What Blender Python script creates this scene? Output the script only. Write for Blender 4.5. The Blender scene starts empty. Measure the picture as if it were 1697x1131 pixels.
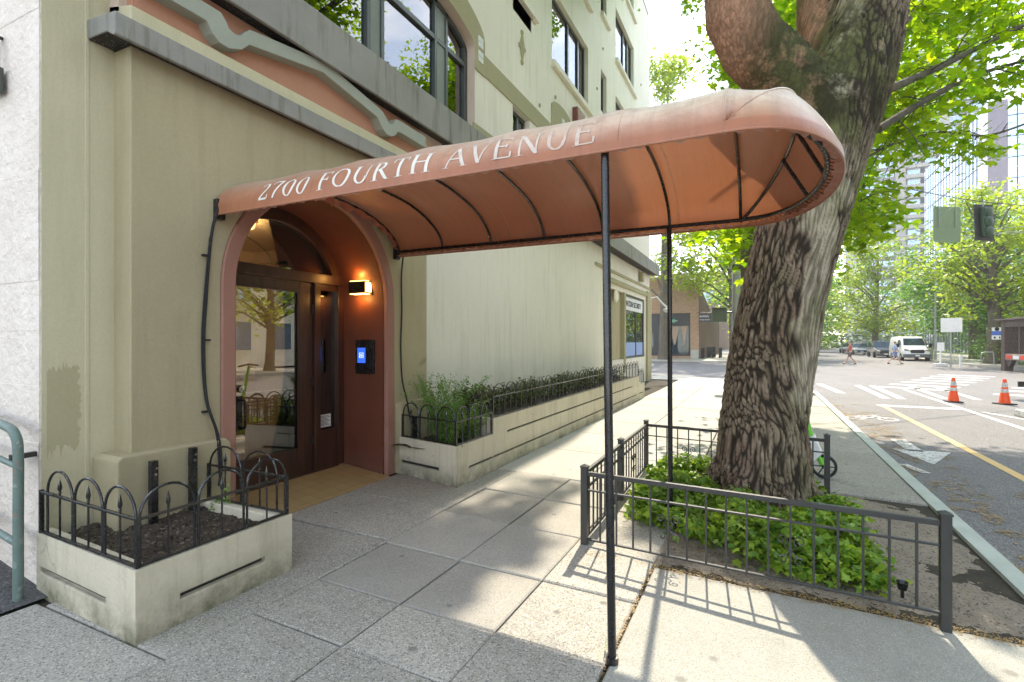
import bpy, bmesh, math, random
import numpy as np
from mathutils import Vector, Matrix, noise as mn
PI = math.pi
random.seed(7); rng = np.random.default_rng(7)
sc = bpy.context.scene

# ------------------------------------------------------------------ camera, world, sun
cam = bpy.data.cameras.new('camera'); cam_o = bpy.data.objects.new('camera', cam)
sc.collection.objects.link(cam_o); sc.camera = cam_o
CH = 1.55
cam_o.location = (0, 0, CH); cam_o.rotation_euler = (math.radians(90), 0, math.radians(-64.3))
cam.sensor_width = 36; cam.lens = 36*854/1697; cam.clip_start = .05; cam.clip_end = 3000
SUN_AZ, SUN_EL = math.radians(6), math.radians(47)      # azimuth measured from +X (down the street) towards +Y
world = bpy.data.worlds.new('World'); sc.world = world; world.use_nodes = True
wn = world.node_tree.nodes; wl = world.node_tree.links
bg = wn['Background']; sky = wn.new('ShaderNodeTexSky'); sky.sky_type = 'NISHITA'; sky.sun_disc = False
sky.sun_elevation = SUN_EL; sky.sun_rotation = math.radians(90)-SUN_AZ
sky.dust_density = .15; sky.air_density = 1.0; sky.ozone_density = 2.0
hs = wn.new('ShaderNodeHueSaturation'); hs.inputs['Saturation'].default_value = .75; wl.new(sky.outputs[0], hs.inputs['Color'])
tcw = wn.new('ShaderNodeTexCoord'); cln = wn.new('ShaderNodeTexNoise'); cln.inputs['Scale'].default_value = 2.6; cln.inputs['Detail'].default_value = 8
cmp_ = wn.new('ShaderNodeMapping'); cmp_.inputs['Scale'].default_value = (1,1,2.4); cmp_.inputs['Location'].default_value = (1.3,.4,.6)
clr = wn.new('ShaderNodeMapRange'); clr.inputs[1].default_value = .52; clr.inputs[2].default_value = .72; clr.inputs[4].default_value = .5
cmx = wn.new('ShaderNodeMix'); cmx.data_type = 'RGBA'; cmx.inputs[7].default_value = (9.5, 9.3, 9.0, 1)
wl.new(tcw.outputs['Generated'], cmp_.inputs[0]); wl.new(cmp_.outputs[0], cln.inputs['Vector']); wl.new(cln.outputs[0], clr.inputs[0]); wl.new(clr.outputs[0], cmx.inputs[0]); wl.new(hs.outputs[0], cmx.inputs[6])
wl.new(cmx.outputs[2], bg.inputs[0]); bg.inputs[1].default_value = .15
sl = bpy.data.lights.new('sun', 'SUN'); sl.energy = 2.0; sl.angle = math.radians(.6); sl.color = (1, .95, .87)
so = bpy.data.objects.new('sun', sl); sc.collection.objects.link(so)
SD = Vector((math.cos(SUN_EL)*math.cos(SUN_AZ), math.cos(SUN_EL)*math.sin(SUN_AZ), math.sin(SUN_EL)))
so.rotation_euler = SD.to_track_quat('Z', 'Y').to_euler(); so.location = (10, 2, 20)
sc.view_settings.view_transform = 'Standard'; sc.view_settings.look = 'None'; sc.view_settings.exposure = 2.28
sc.view_settings.use_white_balance = True; sc.view_settings.white_balance_temperature = 7350; sc.view_settings.white_balance_tint = 10
sc.render.engine = 'CYCLES'
sc.cycles.max_bounces = 10; sc.cycles.diffuse_bounces = 5; sc.cycles.transparent_max_bounces = 12
sc.cycles.use_denoising = True; sc.cycles.sample_clamp_indirect = 8

# ------------------------------------------------------------------ helpers
class MB:
    def __init__(s): s.v = []; s.f = []; s.m = []; s.mi = 0
    def add(s, vs, fs):
        n = len(s.v); s.v += [tuple(p) for p in vs]; s.f += [tuple(n+i for i in f) for f in fs]; s.m += [s.mi]*len(fs); return s
    def box(s, x0, x1, y0, y1, z0, z1):
        return s.add([(x0,y0,z0),(x1,y0,z0),(x1,y1,z0),(x0,y1,z0),(x0,y0,z1),(x1,y0,z1),(x1,y1,z1),(x0,y1,z1)],
                     [(3,2,1,0),(4,5,6,7),(0,1,5,4),(1,2,6,5),(2,3,7,6),(3,0,4,7)])
    def bar(s, a, b, w, h=None, up=(0,0,1)):            # rectangular bar from a to b
        a = Vector(a); b = Vector(b); h = h or w; d = (b-a).normalized(); u = Vector(up)
        if abs(d.dot(u)) > .95: u = Vector((1,0,0))
        sd = d.cross(u).normalized(); u = sd.cross(d).normalized()
        vs = [p+sd*i*w/2+u*j*h/2 for p in (a, b) for i, j in ((-1,-1),(1,-1),(1,1),(-1,1))]
        return s.add(vs, [(0,3,2,1),(4,5,6,7),(0,1,5,4),(1,2,6,5),(2,3,7,6),(3,0,4,7)][:])
    def tube(s, pts, r, n=8, cap=True):
        pts = [Vector(p) for p in pts]; rs = r if isinstance(r, (list, tuple)) else [r]*len(pts)
        rings = []; u = None
        for i, p in enumerate(pts):
            d = (pts[min(i+1, len(pts)-1)]-pts[max(i-1, 0)]).normalized()
            if u is None:
                u = Vector((0,0,1)) if abs(d.z) < .9 else Vector((1,0,0))
            u = (u-d*u.dot(d)).normalized(); w = d.cross(u)
            rings.append([p+(u*math.cos(2*PI*k/n)+w*math.sin(2*PI*k/n))*rs[i] for k in range(n)])
        vs = [q for rg in rings for q in rg]; fs = []
        for i in range(len(pts)-1):
            for k in range(n):
                a = i*n+k; b = i*n+(k+1) % n; fs.append((a, b, b+n, a+n))
        if cap: fs += [tuple(range(n-1, -1, -1)), tuple(range((len(pts)-1)*n, len(pts)*n))]
        return s.add(vs, fs)
    def lathe(s, c, prof, n=16, axis='z'):               # prof: (r, h)
        vs = []; fs = []
        for r, h in prof:
            for k in range(n):
                a = 2*PI*k/n; x, y = r*math.cos(a), r*math.sin(a)
                vs.append({'z': (c[0]+x, c[1]+y, c[2]+h), 'y': (c[0]+x, c[1]+h, c[2]+y), 'x': (c[0]+h, c[1]+x, c[2]+y)}[axis])
        m = len(prof)
        for i in range(m-1):
            for k in range(n): a = i*n+k; b = i*n+(k+1) % n; fs.append((a, b, b+n, a+n))
        fs += [tuple(range(n-1, -1, -1)), tuple(range((m-1)*n, m*n))]
        return s.add(vs, fs)
    def prism(s, poly, a, b, axis='y'):                  # poly 2D -> extruded along axis between a and b
        n = len(poly)
        def P(p, t): return {'y': (p[0], t, p[1]), 'x': (t, p[0], p[1]), 'z': (p[0], p[1], t)}[axis]
        vs = [P(p, a) for p in poly]+[P(p, b) for p in poly]
        fs = [tuple(range(n)), tuple(range(2*n-1, n-1, -1))]+[((i+1) % n, i, i+n, (i+1) % n+n) for i in range(n)]
        return s.add(vs, fs)
    def ringstrip(s, A, B, y0, y1):                     # curved strip between two equal point lists (x, z)
        for i in range(len(A)-1):
            a0, a1, b0, b1 = A[i], A[i+1], B[i], B[i+1]
            for y in (y0, y1): s.quad((a0[0],y,a0[1]),(a1[0],y,a1[1]),(b1[0],y,b1[1]),(b0[0],y,b0[1]))
            s.quad((a0[0],y0,a0[1]),(a1[0],y0,a1[1]),(a1[0],y1,a1[1]),(a0[0],y1,a0[1])); s.quad((b0[0],y0,b0[1]),(b1[0],y0,b1[1]),(b1[0],y1,b1[1]),(b0[0],y1,b0[1]))
        return s
    def quad(s, *p): return s.add(p, [tuple(range(len(p)))])
    def panel(s, o, U, V, N, w, h, holes):               # rectangle o + u U + v V with rectangular recesses (u0,u1,v0,v1,depth,closed)
        o = Vector(o); U = Vector(U); V = Vector(V); N = Vector(N)
        us = sorted({0, w, *[q for H in holes for q in H[:2]]}); vs_ = sorted({0, h, *[q for H in holes for q in H[2:4]]})
        for i in range(len(us)-1):
            for j in range(len(vs_)-1):
                cu, cv = (us[i]+us[i+1])/2, (vs_[j]+vs_[j+1])/2
                if any(H[0] < cu < H[1] and H[2] < cv < H[3] for H in holes): continue
                s.quad(*[o+U*a+V*b for a, b in ((us[i], vs_[j]), (us[i+1], vs_[j]), (us[i+1], vs_[j+1]), (us[i], vs_[j+1]))])
        for H in holes:
            c = [(H[0],H[2]),(H[1],H[2]),(H[1],H[3]),(H[0],H[3])]
            f = [o+U*a+V*b for a, b in c]; g = [p-N*H[4] for p in f]
            for k in range(4): s.quad(f[k], f[(k+1) % 4], g[(k+1) % 4], g[k])
            if H[5]: q = s.mi; s.mi = 1 if H[5] == 2 else q; s.quad(*g); s.mi = q
        return s
ORG = {}
def setp(o, label=None, cat=None, group=None, kind=None):
    if label: o['label'] = label
    if cat: o['category'] = cat
    if group: o['group'] = group
    if kind: o['kind'] = kind
    return o
def build(name, mb, mats, parent=None, smooth=False, bevel=0, org=None, weld=False, seg=2, **kw):
    if not isinstance(mats, (list, tuple)): mats = [mats]
    me = bpy.data.meshes.new(name)
    og = Vector(ORG[parent.name]) if parent is not None else Vector(org or (0,0,0))
    me.from_pydata([tuple(Vector(v)-og) for v in mb.v], [], mb.f)
    for m in mats: me.materials.append(m)
    if len(mats) > 1: me.polygons.foreach_set('material_index', mb.m)
    bm = bmesh.new(); bm.from_mesh(me)
    if weld: bmesh.ops.remove_doubles(bm, verts=bm.verts, dist=1e-4)
    bmesh.ops.recalc_face_normals(bm, faces=bm.faces); bm.to_mesh(me); bm.free()
    o = bpy.data.objects.new(name, me); sc.collection.objects.link(o)
    if parent is not None: o.parent = parent; ORG[o.name] = tuple(og)
    else: o.location = og; ORG[o.name] = tuple(og)
    if smooth:
        me.polygons.foreach_set('use_smooth', [True]*len(me.polygons))
        if smooth != 'all': me.set_sharp_from_angle(angle=math.radians(40))
    if bevel:
        b = o.modifiers.new('bevel', 'BEVEL'); b.width = bevel; b.segments = seg; b.limit_method = 'ANGLE'; b.angle_limit = math.radians(50)
    return setp(o, **kw)
def thing(name, label, cat, loc=(0,0,0), group=None):
    o = bpy.data.objects.new(name, None); sc.collection.objects.link(o); o.location = loc; o.empty_display_size = .2
    ORG[o.name] = tuple(loc)
    return setp(o, label, cat, group)
def copy_tree(o, loc=None, rotz=None, parent=None, label=None, scale=None):
    c = o.copy(); sc.collection.objects.link(c)
    if parent is not None: c.parent = parent
    if loc is not None: c.location = loc
    if rotz is not None: c.rotation_euler = (0, 0, rotz)
    if scale is not None: c.scale = (scale,)*3
    if label: c['label'] = label
    for ch in [k for k in sc.objects if k.parent == o]: copy_tree(ch, parent=c)
    return c
def arc(cx, cz, rx, rz, a0, a1, n): return [(cx+rx*math.cos(math.radians(a0+(a1-a0)*i/n)), cz+rz*math.sin(math.radians(a0+(a1-a0)*i/n))) for i in range(n+1)]

# ------------------------------------------------------------------ materials
def nodes(name):
    m = bpy.data.materials.new(name); m.use_nodes = True; nt = m.node_tree
    return m, nt, nt.nodes['Principled BSDF'], nt.nodes['Material Output']
def N(nt, t, **k):
    n = nt.nodes.new(t)
    for a, b in k.items():
        if a in n.inputs: n.inputs[a].default_value = b
        else: setattr(n, a, b)
    return n
def ramp(nt, inp, a, b, lo=0., hi=1.):
    r = nt.nodes.new('ShaderNodeMapRange'); r.inputs[1].default_value = a; r.inputs[2].default_value = b
    r.inputs[3].default_value = lo; r.inputs[4].default_value = hi; nt.links.new(inp, r.inputs[0]); return r.outputs[0]
def mix(nt, fac, a, b, mode='MIX'):
    m = nt.nodes.new('ShaderNodeMix'); m.data_type = 'RGBA'; m.blend_type = mode
    for i, v in ((0, fac), (6, a), (7, b)):
        if isinstance(v, bpy.types.NodeSocket): nt.links.new(v, m.inputs[i])
        elif i == 0: m.inputs[0].default_value = v
        else: m.inputs[i].default_value = (*v, 1)
    return m.outputs[2]
def coords(nt, scale=(1,1,1), rot=(0,0,0), obj=True):
    if obj: c = nt.nodes.new('ShaderNodeTexCoord').outputs['Object']
    else: c = nt.nodes.new('ShaderNodeNewGeometry').outputs['Position']
    mp = nt.nodes.new('ShaderNodeMapping'); mp.inputs['Scale'].default_value = scale; mp.inputs['Rotation'].default_value = rot
    nt.links.new(c, mp.inputs[0]); return mp.outputs[0]
def noise(nt, co, scale, detail=4, rough=.6):
    n = N(nt, 'ShaderNodeTexNoise', Scale=scale, Detail=detail, Roughness=rough); nt.links.new(co, n.inputs['Vector']); return n.outputs[0]
def bump(nt, bs, h, strength=.3, dist=.01, prev=None):
    b = N(nt, 'ShaderNodeBump', Strength=strength, Distance=dist); nt.links.new(h, b.inputs['Height'])
    if prev: nt.links.new(prev, b.inputs['Normal'])
    nt.links.new(b.outputs[0], bs.inputs['Normal']); return b.outputs[0]
def rough_mat(name, c1, c2, rough=.8, s1=1.2, s2=60, bumps=.25, bdist=.004, speck=None, streak=None, island=0., spec=.3, grime=None, cracks=0., gum=None):
    m, nt, bs, out = nodes(name); co = coords(nt, obj=False)
    col = mix(nt, ramp(nt, noise(nt, co, s1, 6, .65), .35, .68), c1, c2)
    fine = noise(nt, co, s2, 5, .7)
    col = mix(nt, ramp(nt, fine, .3, .7, 0, .35), col, tuple(x*.72 for x in c1))
    if speck:
        v = N(nt, 'ShaderNodeTexVoronoi', Scale=speck[0]); nt.links.new(co, v.inputs['Vector'])
        rr = nt.nodes.new('ShaderNodeSeparateColor'); nt.links.new(v.outputs['Color'], rr.inputs[0])
        col = mix(nt, ramp(nt, rr.outputs[0], speck[1], speck[1]+.15), col, speck[2])
        col = mix(nt, ramp(nt, rr.outputs[1], speck[1], speck[1]+.15), col, speck[3])
    if streak:
        st = noise(nt, coords(nt, (5, 5, .45), obj=False), 1.4, 5, .7)
        col = mix(nt, ramp(nt, st, .5, .78, 0, streak[1]), col, streak[0])
    def mul(a, b):
        q = N(nt, 'ShaderNodeMath', operation='MULTIPLY'); nt.links.new(a, q.inputs[0]); nt.links.new(b, q.inputs[1]); return q.outputs[0]
    if grime:
        sp = nt.nodes.new('ShaderNodeSeparateXYZ'); nt.links.new(co, sp.inputs[0])
        gm = mul(ramp(nt, sp.outputs[2], grime[1], grime[1]*.1-.02), ramp(nt, noise(nt, co, 3.3, 8, .75), .34, .66, 0, grime[2])); col = mix(nt, gm, col, grime[0])
    crk = None
    if cracks:
        wv = nt.nodes.new('ShaderNodeMix'); wv.data_type = 'VECTOR'; wv.inputs[0].default_value = .22; nn2 = N(nt, 'ShaderNodeTexNoise', Scale=2.2, Detail=6, Roughness=.7); nt.links.new(co, nn2.inputs['Vector'])
        nt.links.new(co, wv.inputs[4]); nt.links.new(nn2.outputs['Color'], wv.inputs[5])
        ve = N(nt, 'ShaderNodeTexVoronoi', feature='DISTANCE_TO_EDGE', Scale=cracks); nt.links.new(wv.outputs[1], ve.inputs['Vector'])
        crk = mul(ramp(nt, ve.outputs['Distance'], .012, .002), ramp(nt, noise(nt, co, .9, 3), .57, .64)); col = mix(nt, mul(crk, ramp(nt, fine, 0, .1, .35, .4)), col, tuple(x*.3 for x in c1))
    if gum:
        vg = N(nt, 'ShaderNodeTexVoronoi', Scale=gum[0]); nt.links.new(co, vg.inputs['Vector']); vs_ = nt.nodes.new('ShaderNodeSeparateColor'); nt.links.new(vg.outputs['Color'], vs_.inputs[0])
        col = mix(nt, mul(ramp(nt, vg.outputs['Distance'], .13, .08), ramp(nt, vs_.outputs[0], .62, .66, 0, .7)), col, gum[1])
    if island:
        g = nt.nodes.new('ShaderNodeNewGeometry'); hs = nt.nodes.new('ShaderNodeHueSaturation')
        nt.links.new(ramp(nt, g.outputs['Random Per Island'], 0, 1, 1-island, 1+island), hs.inputs['Value']); nt.links.new(col, hs.inputs['Color']); col = hs.outputs[0]
    nt.links.new(col, bs.inputs['Base Color'])
    nt.links.new(ramp(nt, fine, 0, 1, rough-.08, rough+.08), bs.inputs['Roughness']); bs.inputs['Specular IOR Level'].default_value = spec
    b = bump(nt, bs, fine, bumps, bdist)
    bump(nt, bs, noise(nt, co, s1*9, 4, .6), bumps*.6, bdist*3, b)
    return m
def paint(name, c, rough=.4, metal=0., var=.12, coat=0., spec=.5):
    m, nt, bs, out = nodes(name); co = coords(nt)
    n1 = noise(nt, co, 7, 5, .7)
    nt.links.new(mix(nt, ramp(nt, n1, .35, .7, 0, 1), c, tuple(x*(1-var) for x in c)), bs.inputs['Base Color'])
    nt.links.new(ramp(nt, noise(nt, co, 30), .3, .7, rough*.8, min(1, rough*1.25)), bs.inputs['Roughness'])
    bs.inputs['Metallic'].default_value = metal; bs.inputs['Coat Weight'].default_value = coat; bs.inputs['Specular IOR Level'].default_value = spec
    bump(nt, bs, noise(nt, co, 90, 3), .06, .002)
    return m
def emit(name, c, s):
    m, nt, bs, out = nodes(name); bs.inputs['Base Color'].default_value = (*c, 1)
    bs.inputs['Emission Color'].default_value = (*c, 1); bs.inputs['Emission Strength'].default_value = s; return m
def glass_mat(name, tint=(.8, .85, .83), refl=.12, rough=.0):
    m, nt, bs, out = nodes(name); nt.nodes.remove(bs)
    gl = N(nt, 'ShaderNodeBsdfGlossy', Roughness=rough); tr = nt.nodes.new('ShaderNodeBsdfTransparent'); tr.inputs[0].default_value = (*tint, 1)
    fr = N(nt, 'ShaderNodeLayerWeight', Blend=.35); mx = nt.nodes.new('ShaderNodeMixShader')
    nt.links.new(ramp(nt, fr.outputs['Fresnel'], 0, 1, refl, 1), mx.inputs[0]); nt.links.new(tr.outputs[0], mx.inputs[1]); nt.links.new(gl.outputs[0], mx.inputs[2])
    nt.links.new(mx.outputs[0], out.inputs[0]); return m
def leaf_mat(name, c, c2, trans=.5, tcol=None, bright=.25):
    m, nt, bs, out = nodes(name); g = nt.nodes.new('ShaderNodeNewGeometry'); co = coords(nt, obj=False)
    col = mix(nt, g.outputs['Random Per Island'], c, c2)
    hs = nt.nodes.new('ShaderNodeHueSaturation'); nt.links.new(col, hs.inputs['Color'])
    nt.links.new(ramp(nt, noise(nt, co, .8, 3), .3, .7, 1-bright, 1+bright), hs.inputs['Value']); col = hs.outputs[0]
    bs.inputs['Roughness'].default_value = .5; bs.inputs['Specular IOR Level'].default_value = .35; nt.links.new(col, bs.inputs['Base Color'])
    t = nt.nodes.new('ShaderNodeBsdfTranslucent')
    if tcol: nt.links.new(mix(nt, 1., col, tcol, 'MULTIPLY'), t.inputs[0])
    mx = nt.nodes.new('ShaderNodeMixShader'); mx.inputs[0].default_value = trans
    nt.links.new(bs.outputs[0], mx.inputs[1]); nt.links.new(t.outputs[0], mx.inputs[2]); nt.links.new(mx.outputs[0], out.inputs[0]); return m

M = {}
GR = (.13,.12,.08)
M['olive'] = rough_mat('olive_stucco', (.46,.395,.25), (.41,.35,.22), .75, .8, 55, .45, .005, streak=((.27,.235,.14), .4), grime=(GR, .8, .5), cracks=.45)
M['olive_lit'] = rough_mat('lit_olive_stucco', (.62,.56,.38), (.56,.505,.34), .75, .8, 55, .45, .005, streak=((.38,.36,.23), .4), grime=(GR, .9, .5), cracks=.4)  # olive paint again, with the strip's brighter light put into the colour
M['patch'] = rough_mat('repainted_olive', (.47,.42,.26), (.42,.375,.235), .7, 2, 70, .3, .003)
M['cream'] = rough_mat('cream_stucco', (.86,.80,.69), (.79,.735,.63), .8, .5, 50, .4, .005, streak=((.50,.48,.35), .5), grime=(GR, 1.4, .35), cracks=0)
M['white'] = rough_mat('white_rough_concrete', (.88,.79,.70), (.78,.68,.59), .85, 1.5, 22, .9, .016, streak=((.58,.50,.42), .35), grime=((.4,.34,.28), 1.2, .5), cracks=.7)
M['band'] = rough_mat('olive_band', (.42,.38,.23), (.36,.33,.2), .8, 1.2, 50, .3, .004)
M['cornice'] = rough_mat('grey_cornice', (.32,.31,.28), (.25,.245,.22), .8, 1.5, 50, .5, .006, streak=((.07,.075,.035), 1.))
M['pinkp'] = rough_mat('terracotta_plaster', (.55,.28,.18), (.49,.24,.16), .8, 1.2, 50, .35, .004, streak=((.35,.18,.12), .4))
M['lightpink'] = rough_mat('pale_pink_plaster', (.66,.53,.43), (.60,.47,.37), .8, 1.2, 50, .35, .004, streak=((.4,.33,.27), .4))
M['wave'] = rough_mat('green_grey_moulding', (.38,.40,.34), (.33,.35,.29), .7, 2, 50, .3, .004)
M['reveal'] = rough_mat('brown_red_reveal', (.19,.062,.036), (.15,.05,.03), .45, 1.2, 70, .3, .003, streak=((.10,.035,.025), .5), grime=((.25,.18,.14), .3, .4))
M['archband'] = rough_mat('dusty_rose_trim', (.40,.205,.155), (.34,.165,.125), .6, 1.6, 60, .3, .003, grime=((.2,.13,.1), .5, .6))
M['planter'] = rough_mat('cream_painted_concrete', (.64,.575,.44), (.56,.50,.38), .75, 1.4, 45, .5, .008, streak=((.30,.28,.18), .75), grime=((.10,.10,.055), .26, .95), cracks=1.3, gum=(5, (.25,.23,.15)))
M['soffit'] = rough_mat('dark_soffit', (.07,.06,.052), (.045,.04,.036), .9, 3, 60, .5, .004, speck=(110, .93, (.5,.48,.42), (.03,.03,.03)))  # near-black speckled colour for the cornice undersides
M['slot'] = rough_mat('dark_slot', (.035,.035,.03), (.05,.05,.04), .9)
M['black'] = paint('black_metal', (.012,.012,.013), .28, .0, .2, .3)
M['bronze'] = paint('dark_grey_metal', (.055,.054,.052), .38, .3, .2)
M['soil'] = rough_mat('dark_soil', (.075,.055,.038), (.14,.11,.08), .95, 7, 70, .9, .03, speck=(60, .8, (.25,.2,.13), (.03,.02,.015)))
M['dirt'] = rough_mat('packed_dirt', (.34,.285,.22), (.22,.185,.14), .95, 3, 60, .8, .02, speck=(90, .85, (.38,.33,.25), (.05,.04,.03)))
M['slab'] = rough_mat('sidewalk_aggregate', (.31,.295,.25), (.40,.38,.325), .85, 1.1, 130, .55, .004, speck=(150, .76, (.49,.47,.41), (.17,.16,.135)), island=.12, cracks=.8, gum=(4.5, (.13,.125,.11)))
M['slab_smooth'] = rough_mat('sidewalk_smooth', (.37,.35,.30), (.30,.285,.24), .8, 1.6, 150, .3, .002, speck=(220, .8, (.40,.39,.36), (.18,.175,.16)), island=.09, cracks=.8, gum=(4.5, (.15,.145,.13)))
M['slab_light'] = rough_mat('sidewalk_light', (.44,.42,.37), (.37,.35,.305), .85, 1., 120, .35, .003, speck=(200, .8, (.52,.5,.45), (.27,.26,.23)), island=.06, gum=(3.5, (.22,.21,.19)))
M['broom'] = rough_mat('broomed_concrete', (.36,.355,.31), (.29,.285,.24), .85, .9, 160, .4, .003, speck=(240, .8, (.44,.43,.38), (.2,.19,.165)), streak=((.21,.21,.17), .4), gum=(3.5, (.17,.165,.14)))
M['joint'] = rough_mat('joint_dirt', (.045,.04,.03), (.08,.065,.045), .95, 12, 80, .8, .01)
M['curb'] = rough_mat('painted_curb', (.48,.52,.46), (.38,.42,.37), .75, 3, 60, .4, .004)
M['asphalt'] = rough_mat('asphalt', (.16,.152,.148), (.21,.20,.195), .9, .5, 70, .6, .005, speck=(130, .75, (.32,.31,.3), (.06,.06,.06)))
M['alley'] = rough_mat('alley_asphalt', (.085,.082,.08), (.12,.118,.112), .9, 2, 60, .8, .01, speck=(110, .8, (.16,.16,.16), (.03,.03,.03)))
M['mark'] = rough_mat('road_paint_white', (.72,.71,.68), (.50,.49,.47), .75, 9, 70, .3, .003, speck=(40, .82, (.2,.2,.2), (.3,.29,.28)))
M['mark_y'] = rough_mat('road_paint_yellow', (.72,.48,.19), (.6,.42,.2), .75, 6, 70, .3, .003)
M['wood'] = None
def wood():
    m, nt, bs, out = nodes('dark_wood'); co = coords(nt, (9, 9, .9))
    n1 = noise(nt, co, 2.2, 6, .7)
    nt.links.new(mix(nt, ramp(nt, n1, .3, .7), (.030,.012,.008), (.085,.034,.022)), bs.inputs['Base Color']); bs.inputs['Roughness'].default_value = .32
    bump(nt, bs, n1, .15, .002); return m
M['wood'] = wood()
M['glass'] = glass_mat('door_glass', (.66,.6,.5), .20)
M['winglass'] = glass_mat('window_glass', (.85,.88,.85), .22)
M['frame'] = paint('dark_green_frame', (.055,.062,.058), .35)
M['mullion'] = paint('grey_green_post', (.20,.22,.19), .5)
M['curtain'] = rough_mat('pale_curtain', (.80,.82,.72), (.72,.74,.64), .9)
M['lobby'] = rough_mat('lobby_plaster', (.46,.38,.25), (.40,.32,.21), .8)
M['dark'] = rough_mat('dark_interior', (.02,.02,.02), (.03,.03,.03), .9)
M['chrome'] = paint('brushed_metal', (.5,.48,.44), .25, 1)
M['galv'] = paint('galvanised_metal', (.36,.38,.36), .45, .6)
M['greenpipe'] = rough_mat('worn_green_pipe', (.13,.19,.165), (.17,.23,.20), .45, 9, 70, .3, .002, speck=(45, .93, (.30,.16,.10), (.4,.42,.38)))
M['paper'] = paint('white_plastic', (.75,.75,.73), .6)
M['red'] = paint('signal_red', (.75,.06,.03), .5)
M['orange'] = paint('cone_orange', (1.0,.10,.015), .45)
M['rubber'] = paint('black_rubber', (.02,.02,.02), .8)
M['lime'] = paint('lime_green_paint', (.16,.62,.05), .4)
M['wpaint'] = paint('white_paint', (.78,.79,.80), .25, 0, .04, .6)
M['carglass'] = paint('car_glass', (.05,.08,.10), .05, .3, .1, .5)
def tile_mat():
    m, nt, bs, out = nodes('entry_tile'); co = coords(nt, obj=False)
    b = N(nt, 'ShaderNodeTexBrick', offset=0., Scale=1.); b.inputs['Brick Width'].default_value = .155; b.inputs['Row Height'].default_value = .155
    b.inputs['Mortar Size'].default_value = .003; b.inputs['Mortar Smooth'].default_value = .3
    b.inputs['Color1'].default_value = (.44,.32,.15,1); b.inputs['Color2'].default_value = (.385,.28,.13,1); b.inputs['Mortar'].default_value = (.22,.15,.07,1)
    nt.links.new(co, b.inputs['Vector'])
    nt.links.new(mix(nt, ramp(nt, noise(nt, co, 3, 5), .3, .75, 0, .35), b.outputs[0], (.30,.21,.10)), bs.inputs['Base Color'])
    bs.inputs['Roughness'].default_value = .42; bump(nt, bs, b.outputs['Fac'], -.3, .003); return m
M['tile'] = tile_mat()
def brick_mat(name, a, b_, mort, w=.22, h=.075):
    m, nt, bs, out = nodes(name); co = coords(nt, obj=False)
    sp = nt.nodes.new('ShaderNodeSeparateXYZ'); nt.links.new(co, sp.inputs[0]); cb = nt.nodes.new('ShaderNodeCombineXYZ')
    ad = N(nt, 'ShaderNodeMath', operation='ADD'); nt.links.new(sp.outputs[0], ad.inputs[0]); nt.links.new(sp.outputs[1], ad.inputs[1])
    nt.links.new(ad.outputs[0], cb.inputs[0]); nt.links.new(sp.outputs[2], cb.inputs[1])
    b = N(nt, 'ShaderNodeTexBrick', Scale=1.); b.inputs['Brick Width'].default_value = w; b.inputs['Row Height'].default_value = h; b.inputs['Mortar Size'].default_value = .008
    b.inputs['Color1'].default_value = (*a, 1); b.inputs['Color2'].default_value = (*b_, 1); b.inputs['Mortar'].default_value = (*mort, 1)
    nt.links.new(cb.outputs[0], b.inputs['Vector']); nt.links.new(b.outputs[0], bs.inputs['Base Color']); bs.inputs['Roughness'].default_value = .85
    bump(nt, bs, b.outputs['Fac'], -.4, .006); return m
M['brick'] = brick_mat('tan_brick', (.42,.25,.13), (.30,.16,.09), (.4,.36,.3))
M['brick_dark'] = brick_mat('brown_brick', (.22,.12,.08), (.16,.09,.06), (.26,.22,.18))
M['leaf'] = leaf_mat('maple_leaf', (.11,.24,.015), (.30,.42,.03), .6, (2.0,1.9,.6), .42)
M['leaf2'] = leaf_mat('street_tree_leaf', (.16,.25,.03), (.28,.36,.05), .5, (1.8,1.7,.8), .3)
M['leaf3'] = leaf_mat('deep_green_leaf', (.06,.16,.03), (.13,.25,.04), .4, (1.5,1.6,.9), .3)
M['ivy'] = leaf_mat('ivy_leaf', (.06,.165,.018), (.29,.42,.045), .35, (1.6,1.5,.6), .3)
M['weed'] = leaf_mat('weed_leaf', (.12,.24,.05), (.20,.33,.08), .4, (1.4,1.4,.8), .2)
M['shrub'] = leaf_mat('dark_shrub_leaf', (.06,.10,.028), (.20,.20,.075), .25, (1.3,1.3,.7), .2)
M['litter'] = leaf_mat('dry_blossom', (.38,.24,.06), (.26,.17,.07), .2, (1,1,1), .2)
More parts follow.
